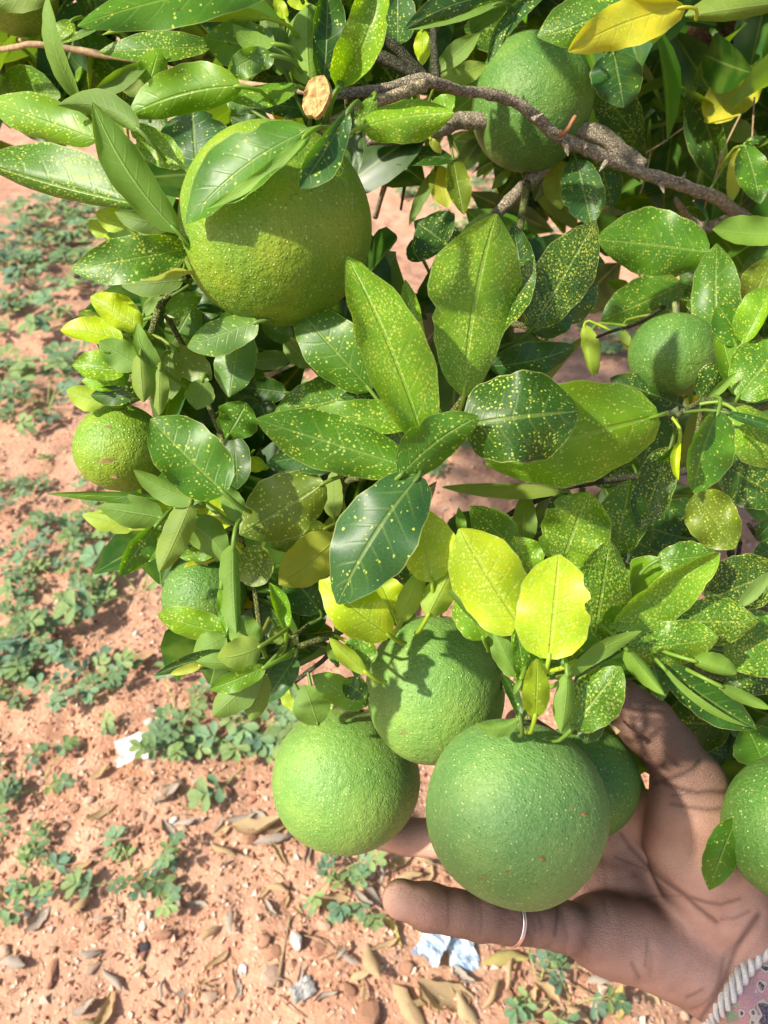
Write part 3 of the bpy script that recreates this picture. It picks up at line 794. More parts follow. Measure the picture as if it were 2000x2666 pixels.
# tile, base x y, tip x y, half width, depth, colour, stipple, face, then options
# (al / ar: slope of the left / right half, bend, dz: depth of tip minus base)
LEAVES = """
T1 1190 -70 335 112 112 .292 1 .12 t al=5 ar=-30 dz=-.02 q=.7 bend=-.03
T1 1170 80 440 152 46 .300 3 .0 u al=-30 ar=20 bend=-.06
T1 340 430 205 -25 66 .300 1 .06 u al=-35 ar=45 bend=.08 dz=-.02
T1 1190 215 880 165 100 .300 6 .2 t al=25 ar=10
T1 1180 240 980 330 62 .290 6 .25 t al=-20 ar=30 bend=-.1
T1 1185 190 1005 105 48 .292 2 .5 u al=30 ar=-30 bend=.18
T1 1240 320 1130 50 62 .310 0 .0 u al=-30 ar=-30
T1 1040 372 552 500 118 .288 8 .22 t al=-28 ar=12 dz=.01 bend=-.05 q=.7
T1 1290 372 955 405 52 .300 2 .45 t al=15 ar=-35 bend=.05
T1 1400 350 1420 -70 78 .310 0 .1 t al=30 ar=-10
T1 1465 375 1640 -120 118 .300 8 .75 t al=28 ar=35 bend=-.06 dz=-.02 q=.7
T1 1450 395 1665 120 34 .296 1 .0 u al=20 ar=-20
T1 1340 365 1330 25 112 .305 2 .02 u al=-38 ar=-30 bend=.03 q=.6
T1 1270 300 1345 15 60 .318 0 .0 t
T1 420 605 -70 440 98 .292 8 .45 t al=-20 ar=20 dz=.02
T1 635 890 -110 690 150 .284 1 .62 t al=-48 ar=4 dz=.01 bend=.02 q=.75
T1 765 1000 400 440 100 .278 1 .0 u al=30 ar=-40 bend=.05
T1 600 560 250 455 66 .284 6 .0 u al=-30 ar=-20 bend=-.12 q=.6
T1 570 760 425 455 48 .292 2 .9 t al=20 ar=10
T1 790 720 560 530 62 .296 2 .95 t al=-10 ar=20
T1 850 735 830 455 135 .335 5 .22 t al=-15 ar=12
T1 400 420 650 262 46 .325 0 .0 u al=25 ar=15
T1 310 90 235 190 42 .36 2 .8 t
T1 420 125 252 190 20 .33 6 .2 t al=40 ar=10
T1 910 200 425 225 68 .34 1 .6 t al=20 ar=-10
T1 640 370 688 205 62 .325 2 .5 t al=20 ar=-30
T1 280 -60 -80 25 66 .36 7 .0 u al=-20 ar=-20
T1 760 960 495 915 52 .294 0 .0 u al=-20 ar=25 bend=.05
T1 545 975 415 915 46 .31 3 .3 u
T1 460 1020 385 950 30 .32 3 .1 u
T1 760 1030 600 995 40 .31 2 .2 t
T3 810 80 303 170 92 .288 1 .62 t al=5 ar=8 dz=-.01 q=.7
T3 818 180 470 188 26 .290 4 .0 u al=15 ar=-10
T1 1335 560 803 968 132 .255 1 .1 t al=36 ar=-8 dz=.012 bend=-.06 q=.72
T1 1325 580 890 905 26 .251 2 .0 u al=15 ar=10 bend=.05 dz=.01
T1 1505 480 1295 812 78 .252 5 .2 t al=12 ar=50 dz=-.006 bend=.03 tmax=.62 q=.6
V2 955 908 1610 812 205 .292 8 .75 t al=-35 ar=-25 bend=.02 q=.62 notch=.2
U1 600 235 640 700 58 .325 0 .1 t al=30 ar=-20
U1 760 150 630 410 58 .32 2 .7 t
V2 240 965 0 840 84 .33 0 .1 t
V2 160 800 -30 690 74 .335 6 .2 t
V2 575 800 160 730 82 .325 0 .2 t al=-20 ar=15
T1 1235 80 1185 -10 26 .32 3 .2 t
T1 1330 20 1240 5 26 .32 3 .3 t
V1 1100 700 830 560 60 .40 7 .1 u
V2 1450 830 1615 690 70 .345 2 .4 t
V2 1440 1000 1520 1105 30 .36 4 .1 u
T2 500 -25 88 128 62 .345 5 .15 t al=-20 ar=15 dz=-.02 bend=-.05
T2 490 15 105 128 22 .348 1 .0 u
T2 60 190 60 -60 72 .36 5 .35 t
T2 165 130 166 282 33 .38 3 .2 t
T2 228 310 415 142 45 .38 6 .15 u al=20 ar=30
T2 235 360 445 275 46 .40 7 .1 u
T2 700 -40 448 275 46 .355 5 .3 t al=40 ar=30 bend=-.12
T2 1105 -40 662 160 112 .350 1 .55 t al=-25 ar=10 bend=.04 dz=.01
T2 1295 30 795 222 98 .345 4 .25 t al=-12 ar=18 bend=-.05 q=.7
T2 990 225 1035 465 104 .40 5 .1 t al=-15 ar=10
T2 1720 10 1300 70 78 .40 7 .45 u al=-30 ar=-20 q=.55
T2 1390 512 1648 292 88 .52 4 .15 t al=15 ar=10
T2 1395 520 1620 600 52 .54 7 .2 u
T2 1560 630 1625 880 66 .44 1 .2 t
T2 1535 640 1495 880 34 .47 4 .2 u
T2 1725 1012 1418 990 78 .375 2 .0 u al=35 ar=10 bend=.03
T2 755 690 762 905 62 .46 7 .1 u
T2 830 690 895 975 88 .44 5 .25 t
T2 300 690 10 698 42 .43 0 .1 t al=20 ar=-20 bend=-.08
T2 232 715 275 898 50 .44 4 .0 u al=15 ar=5
T2 298 680 345 928 52 .43 7 .1 t al=-10 ar=20
T2 222 735 108 975 26 .44 0 .0 u
T2 545 725 465 818 20 .46 0 .0 u
T2 480 640 505 745 24 .46 0 .0 t
T2 930 690 990 900 60 .48 0 .2 t
T2 1650 600 1560 700 50 .5 0 .2 t
T2 1560 640 1700 820 90 .5 0 .2 t
U2 1150 520 178 408 275 .42 1 .35 t al=-22 ar=-15 q=.62
U2 920 800 215 1110 190 .47 1 .3 t al=-10 ar=10
U2 1215 1360 1215 445 205 .40 1 .4 t al=-12 ar=12
U2 1260 1500 1060 1790 120 .37 0 .4 t al=-20 ar=10
U2 880 1830 290 1610 135 .41 0 .1 t
U2 1500 1000 1700 560 160 .46 7 .4 t
U2 1440 1300 1222 975 150 .372 1 .25 t al=15 ar=-20
U2 1440 1300 1690 810 165 .370 8 .55 t al=10 ar=40
U2 1400 1770 1800 1290 240 .362 1 .6 t al=-15 ar=15
U2 1395 1760 1220 1110 110 .375 2 .3 t al=30 ar=25
U2 1130 1800 1390 1560 40 .358 2 .2 u al=30 ar=10
U2 70 1150 150 1592 86 .44 3 .05 u al=10 ar=-40
U2 140 1190 185 1575 54 .46 2 .0 u al=-20 ar=20
U2 400 1190 462 1370 42 .47 7 .1 u
T4 345 715 485 -72 192 .296 8 .85 t al=12 ar=-14 tmax=.60 q=.62 notch=.30 bend=.02
T4 385 470 650 125 118 .315 0 .55 t al=-15 ar=25 q=.65
T4 645 415 915 -45 112 .325 0 .85 t al=10 ar=-25 q=.7
T4 640 435 925 232 92 .335 5 .4 t al=15 ar=-20 q=.6
T4 600 250 560 -30 60 .345 0 .3 t
T4 270 60 145 -30 110 .35 0 .4 t
T2 350 1080 130 955 80 .36 0 .5 t al=10 ar=-20
T4 170 130 120 40 50 .37 5 .1 t
T3 1835 930 1500 112 152 .276 8 .9 t al=18 ar=-10 tmax=.50 q=.72 bend=-.02
T4 150 580 92 212 56 .30 2 .8 t al=20 ar=30
T3 1600 690 1262 312 118 .305 1 .3 t al=-18 ar=10 q=.72
T3 1640 690 1182 795 112 .322 1 .5 t al=10 ar=-12 q=.7
T3 1800 830 1350 785 72 .300 2 .5 t al=20 ar=10
T3 1800 700 1470 720 60 .318 0 .2 t
T3 1745 1015 1105 815 128 .272 1 .45 t al=-20 ar=-18 q=.7 dz=-.008
T3 1440 1025 1148 1012 62 .290 5 .2 t al=10 ar=10 bend=-.12
T4 70 1060 408 805 112 .268 1 .35 t al=15 ar=-28 q=.6 bend=.05
T4 350 840 840 782 195 .280 0 .42 t al=-10 ar=-12 q=.55 bend=.02
T4 1185 800 440 1010 222 .312 8 .45 t al=-18 ar=8 dz=.0 q=.7
T4 450 585 830 500 76 .335 5 .1 t al=30 ar=-30 bend=-.05 wave=.3
T4 -60 700 -190 880 90 .33 1 .3 t
T4 90 870 -200 960 90 .315 5 .2 t
U3 1120 300 850 1175 300 .292 1 .28 t al=-8 ar=55 q=.6 bend=-.05
U3 1290 270 1800 900 260 .34 2 .85 t al=-15 ar=15
U3 1220 310 1850 490 88 .325 5 .05 t al=-30 ar=30
U3 600 690 268 1590 215 .345 0 .65 t al=10 ar=12
U3 880 1180 1300 1780 260 .35 7 .45 t al=18 ar=-15 q=.7
U3 1150 850 1850 1270 260 .40 0 .5 t
U3 1130 1500 150 1680 210 .41 0 .25 t
U3 900 1300 560 1600 200 .40 0 .2 t
U3 705 620 690 1040 62 .330 3 .25 t al=40 ar=40 bend=-.1
U3 690 640 440 830 90 .335 1 .4 t al=30 ar=35 bend=.2
U3 1720 1480 1530 1680 90 .41 0 .1 t
U3 1850 1680 1490 1900 110 .40 0 .2 t
U3 500 200 300 900 200 .42 0 .3 t
U3 100 900 -200 1100 120 .40 0 .3 t
T3 605 425 392 285 84 .292 3 .7 t al=-30 ar=-15 q=.55 wave=.3
T3 690 592 592 398 40 .290 2 .0 u al=20 ar=-20 bend=.12
T3 530 475 262 432 64 .298 3 .3 t al=25 ar=-20 q=.6 bend=-.06
T3 540 605 312 582 76 .295 8 .7 t al=30 ar=5 q=.6
T3 600 585 428 478 62 .290 1 .0 u al=10 ar=-30
T3 605 535 620 742 68 .285 7 .0 u al=-20 ar=-45 q=.6
T3 690 595 690 798 46 .288 7 .0 u al=-20 ar=-30
T3 550 660 352 650 46 .30 2 .5 t al=20 ar=-20
T3 450 745 288 688 52 .302 3 .05 u al=10 ar=-20
T3 570 712 392 712 42 .298 0 .3 t al=15 ar=15
T3 425 385 338 350 28 .305 7 .3 t al=30 ar=30
T3 520 440 400 400 34 .31 0 .2 t
T3 840 320 735 505 72 .335 6 .15 t al=-10 ar=15
T3 1112 395 810 505 78 .296 6 .3 t al=12 ar=-20 q=.62
T3 1035 430 990 720 88 .310 6 .15 t al=-15 ar=-15 tmax=.45
T3 760 515 915 645 62 .318 7 .15 t al=10 ar=-10
T3 730 520 740 730 50 .325 6 .1 u
T3 875 645 850 775 58 .315 6 .1 u
T3 985 885 1065 745 86 .308 1 .35 t al=25 ar=-10 q=.55
T3 1255 548 1052 572 40 .36 0 .0 u al=15 ar=15
T3 1235 700 1058 678 52 .36 0 .05 t
T3 1120 740 1170 860 60 .36 0 .0 t
T3 1345 585 1225 465 46 .34 7 .05 u
T3 1265 465 1130 405 42 .32 6 .1 t
T3 970 1135 650 815 138 .268 1 .35 t al=14 ar=-6 q=.65
T3 1010 890 1025 1120 62 .31 0 .05 t
T3 1145 1015 1042 1000 38 .318 3 .5 t al=20 ar=-20
T3 1040 995 1010 888 15 .318 3 .2 u
T3 790 215 525 240 52 .315 0 .0 u
T3 960 340 830 225 56 .335 0 .0 t
T3 715 360 875 275 42 .325 2 .4 t
T3 620 365 705 285 22 .33 6 .1 u
T3 860 370 960 300 40 .36 0 .0 t
T5 860 175 578 38 52 .276 1 .0 u al=10 ar=-35 bend=.05
T5 770 165 203 142 24 .290 1 .0 t al=-15 ar=25
T5 765 205 440 172 24 .295 3 .3 t
T5 570 295 355 232 42 .305 3 .2 u al=20 ar=-20
T5 700 245 425 198 68 .290 1 .0 u al=-20 ar=15 tmax=.40
T5 670 285 515 498 66 .285 1 .1 t al=-10 ar=30
T5 825 175 688 482 68 .276 7 .0 u al=-30 ar=-30
T5 840 265 1030 165 74 .308 3 .25 t
T5 770 252 985 440 82 .286 1 .0 u al=-25 ar=-25 bend=.12
T5 1040 265 962 105 52 .296 1 .0 u al=-20 ar=-20
T5 1400 95 1036 318 132 .288 7 .3 t al=-10 ar=-14 q=.68
T5 1040 390 1150 528 78 .302 7 .7 t al=20 ar=-20 q=.5
T5 1460 330 1205 535 98 .325 4 .1 u al=-12 ar=14
T5 1410 290 1170 375 64 .335 7 .3 t al=-20 ar=15
T5 1442 245 1442 40 46 .33 7 .0 u al=-20 ar=25
T5 1008 365 1022 745 84 .276 1 .0 u al=-48 ar=-42 q=.5
T5 958 540 978 745 24 .283 2 .1 t
T5 1125 800 940 850 66 .272 7 .0 u al=-25 ar=15 bend=.08
T5 1115 790 1000 680 66 .280 1 .0 u al=-20 ar=-20 q=.55
T5 975 755 835 832 62 .286 1 .0 u al=20 ar=-20
T5 975 748 678 660 68 .292 8 .6 t al=-18 ar=18
T5 1115 862 665 928 46 .284 5 .1 t al=-15 ar=25 bend=-.10
T5 870 882 735 922 20 .280 4 .0 u
T5 1130 870 845 868 46 .276 1 .0 u al=-40 ar=10
T5 1145 890 902 988 46 .272 2 .3 t al=-15 ar=30
T5 1130 905 920 1105 68 .275 6 .0 u al=-10 ar=-10 tmax=.55
T5 1135 915 1085 1125 58 .282 6 .0 u al=-15 ar=-15
T5 1275 845 1140 1045 58 .31 5 .0 t
T5 1235 725 1163 525 58 .288 2 .35 t al=40 ar=45 bend=-.06
T5 1385 650 1245 475 94 .33 0 .1 t
T5 1260 760 1110 560 84 .335 0 .05 t
T5 1190 715 1212 795 32 .30 7 .1 u
T5 895 438 785 495 34 .32 4 .1 t
T5 935 385 775 415 36 .315 2 .5 t
T5 690 370 585 412 40 .315 2 .2 t
T5 695 285 618 372 42 .31 2 .1 t
T5 925 305 795 345 44 .315 6 .1 t
T5 805 518 697 540 26 .33 5 .1 t
T5 1400 640 1300 740 50 .345 0 .1 t
S 1092 1238 879 1572 94 .270 5 .1 t al=8 ar=-12 q=.62 bend=-.04
U8 1150 985 640 585 178 .280 3 .42 t al=14 ar=-22 q=.65
U8 990 1195 895 955 104 .298 1 .6 t al=-8 ar=22 q=.6
U8 980 1248 712 998 66 .292 3 .0 u al=8 ar=-18
U8 970 1485 588 1268 104 .312 2 .1 t al=-20 ar=12
U8 975 1425 815 1295 82 .308 0 .3 t
U8 630 1620 528 1335 122 .338 1 .1 u al=-12 ar=-18
U8 445 1510 368 1370 38 .35 3 .1 u
U8 680 1560 700 1380 50 .36 2 .1 t
U8 760 1180 715 1020 40 .33 2 .0 u
T6 430 770 330 560 74 .283 8 .5 t al=-15 ar=15
T6 530 820 470 620 74 .286 2 .2 u al=-20 ar=-20
T6 645 870 590 690 64 .270 8 .4 t al=20 ar=-15
T6 800 870 875 700 84 .282 8 .5 t
T6 40 650 -30 500 74 .302 3 .3 t
T6 330 500 260 330 74 .302 8 .6 t al=15 ar=15
T6 840 570 800 390 92 .302 8 .7 t
T6 640 490 560 330 92 .32 2 .6 t
T6 -70 770 -150 620 74 .305 3 .4 t al=20 ar=-10
T6 950 770 1125 640 84 .300 2 .6 t
T6 205 520 155 198 112 .278 3 .85 t al=-12 ar=10 q=.65
T6 68 695 172 462 48 .285 3 .0 u al=-20 ar=-25
T6 190 668 305 445 78 .280 3 .0 u al=-15 ar=-35
T6 125 530 78 315 62 .345 0 .2 t
T6 600 735 326 292 152 .270 3 .75 t al=-6 ar=-14 q=.64
T6 712 855 755 405 146 .260 3 .85 t al=-14 ar=12 q=.58
T6 895 830 975 340 124 .296 1 .95 t al=12 ar=-18 q=.68
T6 765 450 885 135 142 .318 2 .8 t al=10 ar=-14 q=.62
T6 1000 400 1065 80 98 .345 1 .6 t al=10 ar=-14 q=.6
T6 585 395 372 195 76 .345 1 .5 t al=-20 ar=12
T6 1025 655 1250 440 124 .315 8 .12 t al=-8 ar=12 q=.62
T6 995 715 1450 395 112 .286 8 .95 t al=35 ar=-12 q=.62
T6 1180 430 1440 402 64 .31 1 .5 t al=-15 ar=10
T6 1265 690 1615 695 100 .300 1 .85 t al=-10 ar=-12 q=.65
T6 1050 815 1445 762 102 .288 1 .85 t al=-10 ar=-14 q=.62
T6 1390 600 1720 470 124 .325 0 .75 t
T6 1535 628 1680 475 30 .305 6 .0 u
T6 1470 840 1780 740 132 .318 1 .75 t
T6 1460 940 1780 900 84 .326 0 .6 t
U6 120 1190 545 1700 185 .272 2 .0 u al=-48 ar=-40 tmax=.36 q=.62
U6 860 1330 1320 1470 190 .276 2 .0 u al=-46 ar=-44 q=.45
U6 1140 1600 1690 1850 76 .280 2 .0 u al=-20 ar=-25
U6 560 1410 1540 2070 200 .290 0 .15 t al=-12 ar=12 bend=-.03
U6 520 1390 1450 2045 38 .284 2 .0 u al=10 ar=-20 bend=-.07
U6 420 1380 520 1760 122 .292 5 .1 t al=-20 ar=-20
V5 945 680 1292 238 172 .270 1 .85 t al=-8 ar=-16 q=.62
V5 905 312 1440 -20 58 .266 2 .0 u al=12 ar=-15 bend=.06
V5 940 260 1420 -30 70 .276 0 .3 t
V5 905 290 858 712 92 .262 2 .0 u al=-28 ar=-30 bend=.04
V5 672 600 685 180 108 .258 3 .2 t al=16 ar=-30 q=.55 bend=-.03
V5 610 430 548 -40 72 .268 1 .4 t al=20 ar=-20
V5 575 320 518 440 18 .262 2 .0 u
V5 545 315 370 -40 70 .278 1 .0 u al=-25 ar=-20
V5 565 600 425 280 48 .265 0 .1 t al=35 ar=10 bend=-.06
V5 560 610 240 640 62 .268 1 .0 u al=-20 ar=-30 bend=.18
V5 770 220 1040 110 82 .285 1 .2 t
V5 835 255 1048 178 20 .274 3 .0 u
V5 1085 590 1040 790 94 .278 0 .1 t al=-15 ar=-15
V5 1115 560 1035 720 24 .273 2 .0 u
V5 740 300 830 60 70 .29 1 .2 t
T6 565 840 238 518 44 .282 1 .0 u al=25 ar=-10 bend=-.04
T6 570 930 480 730 54 .288 1 .0 u al=-20 ar=-20
T6 770 130 248 112 36 .36 7 .1 u al=15 ar=-20
T6 612 150 602 395 48 .37 1 .0 u
T6 345 335 322 200 20 .36 2 .1 t
T6 720 235 810 135 42 .372 0 .2 t
T6 870 700 860 600 30 .31 4 .0 u
T6 960 480 1010 340 60 .35 0 .3 t
T6 1150 380 1000 300 90 .38 0 .2 t
T6 1280 330 1060 260 90 .40 0 .2 t
T8 1520 470 1405 775 74 .322 1 .15 t al=-20 ar=12
T8 1500 60 1200 40 120 .40 0 .2 t
T8 1290 140 1060 90 110 .43 1 .1 t
T8 1480 200 1300 130 120 .43 0 .2 t
T8 1640 230 1560 60 90 .36 1 .1 t
"""


def run_leaves():
    for ln in LEAVES.strip().splitlines():
        p = ln.split()
        kw = {}
        for it in p[10:]:
            k, v = it.split('=')
            kw[k] = float(v)
        leaf(p[0], *[float(v) for v in p[1:6]], float(p[6]), int(p[7]), float(p[8]), p[9], **kw)


run_leaves()

# ------------------------------------------------------------------ fruits
M_CALYX = mat_plain("calyx", (.10, .15, .04), (.20, .22, .08), 300)


def fruit(cx, cy, z, rx, ry, mat, label, tilt=(0, 0), seedv=0, group=None):
    """cx, cy, rx, ry in photo pixels; z metres along the view axis"""
    c = P(cx, cy, z)
    mp = z / FPX
    r = rx * mp
    asp = ry / rx
    rnd = random.Random(seedv)
    nu, nv = 72, 48
    ax = (UP + RT * tilt[0] + FW * tilt[1]).normalized()
    e1 = (RT - ax * RT.dot(ax)).normalized(); e2 = ax.cross(e1)
    o3 = [rnd.uniform(0, 9) for _ in range(3)]
    vs_, fs = [], []
    for j in range(nv + 1):
        th = math.pi * j / nv
        for i in range(nu):
            a = 2 * math.pi * i / nu
            st, ct = math.sin(th), math.cos(th)
            lump = 1 + .020 * math.sin(2 * a + o3[0]) * st + .016 * math.sin(3 * a + o3[1]) * st * ct + .014 * math.sin(2.5 * th + o3[2]) + .010 * math.sin(a + 4 * th + o3[0]) * st
            dim = 1 - .05 * math.exp(-(th / .16) ** 2) - .02 * math.exp(-((math.pi - th) / .14) ** 2)
            vs_.append((e1 * (math.cos(a) * st) + e2 * (math.sin(a) * st)) * (r * lump) + ax * (ct * r * asp * lump * dim))
    for j in range(nv):
        for i in range(nu):
            q = (j * nu + i, (j + 1) * nu + i, (j + 1) * nu + (i + 1) % nu, j * nu + (i + 1) % nu)
            fs.append(q)
    root = bpy.data.objects.new("citrus_fruit", None)
    COL.objects.link(root)
    root.location = c
    tag(root, label, "fruit", group)
    link("rind", mesh_from("rind", vs_, fs), root, mat)
    # calyx: five-lobed button with a short stalk
    top = ax * (r * asp * .955)
    cv, cf = [Vector(top + ax * .0018)], []
    for k in range(20):
        a = 2 * math.pi * k / 20
        rr = .0052 if k % 4 < 2 else .0038
        cv.append(top + (e1 * math.cos(a) + e2 * math.sin(a)) * rr - ax * .0002)
    for k in range(20):
        cf.append((0, 1 + k, 1 + (k + 1) % 20))
    tv, tf = tube([top, top + ax * .004, top + ax * .009 + FW * .002], [.0020, .0016, .0016], 7, 0, 0, 2)
    n0 = len(cv)
    link("calyx", mesh_from("calyx", cv + tv, cf + [tuple(i + n0 for i in f) for f in tf]), root, M_CALYX)
    return root


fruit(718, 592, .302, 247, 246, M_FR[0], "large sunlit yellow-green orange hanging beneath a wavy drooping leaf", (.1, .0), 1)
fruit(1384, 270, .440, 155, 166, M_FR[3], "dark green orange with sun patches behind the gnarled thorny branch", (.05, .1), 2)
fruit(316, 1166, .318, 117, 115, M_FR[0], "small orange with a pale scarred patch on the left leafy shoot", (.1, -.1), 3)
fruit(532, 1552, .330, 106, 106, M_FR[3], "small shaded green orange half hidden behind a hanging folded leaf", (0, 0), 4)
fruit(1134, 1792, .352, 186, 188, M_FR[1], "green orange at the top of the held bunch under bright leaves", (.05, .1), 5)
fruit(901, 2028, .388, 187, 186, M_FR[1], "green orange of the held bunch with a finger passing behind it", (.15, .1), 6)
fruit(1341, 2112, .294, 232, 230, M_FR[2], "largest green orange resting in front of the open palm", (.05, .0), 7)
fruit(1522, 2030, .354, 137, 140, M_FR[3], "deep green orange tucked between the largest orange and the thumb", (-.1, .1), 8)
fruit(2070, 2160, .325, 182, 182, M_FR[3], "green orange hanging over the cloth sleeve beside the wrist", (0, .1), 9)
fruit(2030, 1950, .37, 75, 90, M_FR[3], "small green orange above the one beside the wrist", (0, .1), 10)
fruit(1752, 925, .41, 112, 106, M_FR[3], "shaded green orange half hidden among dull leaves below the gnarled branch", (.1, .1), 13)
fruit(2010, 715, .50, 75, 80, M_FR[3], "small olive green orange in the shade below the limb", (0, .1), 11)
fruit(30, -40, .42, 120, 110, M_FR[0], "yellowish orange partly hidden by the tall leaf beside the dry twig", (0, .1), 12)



def scar(root, x, y, w, mat):
    """corky fleck lying on the rind where the photo pixel meets it"""
    rind = root.children[0]
    o_ = CAM - Vector(root.location); d = (P(x, y, 1.0) - CAM).normalized()
    best = min((v.co for v in rind.data.vertices), key=lambda q: (q - o_ - d * (q - o_).dot(d)).length + (0 if (q).dot(d) < 0 else 1))
    n = best.normalized(); e1 = n.orthogonal().normalized(); e2 = n.cross(e1)
    t = (best - o_).dot(n) / d.dot(n); c = o_ + d * t
    rr = random.Random(int(x))
    vs_ = [c + n * .0006]
    for k in range(12):
        a = k * math.pi / 6; r = w * rr.uniform(.7, 1.25)
        vs_.append(c + (e1 * math.cos(a) + e2 * math.sin(a)) * r - n * (.0002 + r * r / .08))
    link("scar", mesh_from("scar", vs_, [(0, 1 + k, 1 + (k + 1) % 12) for k in range(12)]), root, mat)


M_SCAR = mat_plain("corky_scar", (.16, .10, .03), (.30, .20, .07), 900, .8)
FRUITS = [o for o in COL.objects if o.name.startswith("citrus_fruit")]
for x, y, w in ((1521, 2118, .0016), (1413, 2234, .0012), (1320, 2270, .0006), (1490, 2105, .0007)):
    scar(FRUITS[6], x, y, w, M_SCAR)
for x, y, w in ((282, 1112, .0012), (278, 1198, .0028), (300, 1240, .0016)):
    scar(FRUITS[2], x, y, w, M_SCAR)

# ------------------------------------------------------------------ hand (one continuous surface from a blended distance field)
def cam3(x, y, d):
    """display pixels (1659 wide) + depth -> metres in camera axes (right, up, back)"""
    return np.array([(x * DS - 1000) / FPX * d, (1333 - y * DS) / FPX * d, -d])


def surface_nets(D, org, h):
    nx, ny, nz = D.shape
    S = D < 0
    idx = np.full((nx - 1, ny - 1, nz - 1), -1, dtype=np.int64)
    cs = [S[a:nx - 1 + a, b:ny - 1 + b, c:nz - 1 + c] for a in (0, 1) for b in (0, 1) for c in (0, 1)]
    cnt = sum(x.astype(np.int8) for x in cs)
    act = (cnt > 0) & (cnt < 8)
    ii = np.argwhere(act)
    idx[act] = np.arange(len(ii))
    pos = np.zeros((len(ii), 3)); n = np.zeros(len(ii))
    corner = [(a, b, c) for a in (0, 1) for b in (0, 1) for c in (0, 1)]
    for a in range(8):
        for b in range(a + 1, 8):
            ca, cb = np.array(corner[a]), np.array(corner[b])
            if np.abs(ca - cb).sum() != 1: continue
            da = D[tuple((ii + ca).T)]; db = D[tuple((ii + cb).T)]
            m_ = (da < 0) != (db < 0)
            t = np.where(m_, da / np.where(m_, da - db, 1), 0)
            pos += np.where(m_[:, None], ca + t[:, None] * (cb - ca), 0)
            n += m_
    V = (ii + pos / n[:, None]) * h + org
    F = []
    for ax in range(3):
        o1, o2 = [(1, 2), (2, 0), (0, 1)][ax]
        sl0 = [slice(1, -1)] * 3; sl1 = [slice(1, -1)] * 3
        sl0[ax] = slice(0, -1); sl1[ax] = slice(1, None)
        A, B = S[tuple(sl0)], S[tuple(sl1)]
        for flip, msk in ((False, A & ~B), (True, ~A & B)):
            e = np.argwhere(msk)
            off = np.ones(3, dtype=int); off[ax] = 0
            e = e + off
            u = np.zeros(3, dtype=int); u[o1] = 1
            w = np.zeros(3, dtype=int); w[o2] = 1
            q = [idx[tuple((e - u - w).T)], idx[tuple((e - w).T)], idx[tuple(e.T)], idx[tuple((e - u).T)]]
            q = np.stack(q if not flip else q[::-1], -1)
            F.append(q[(q >= 0).all(1)])
    return V, np.concatenate(F)


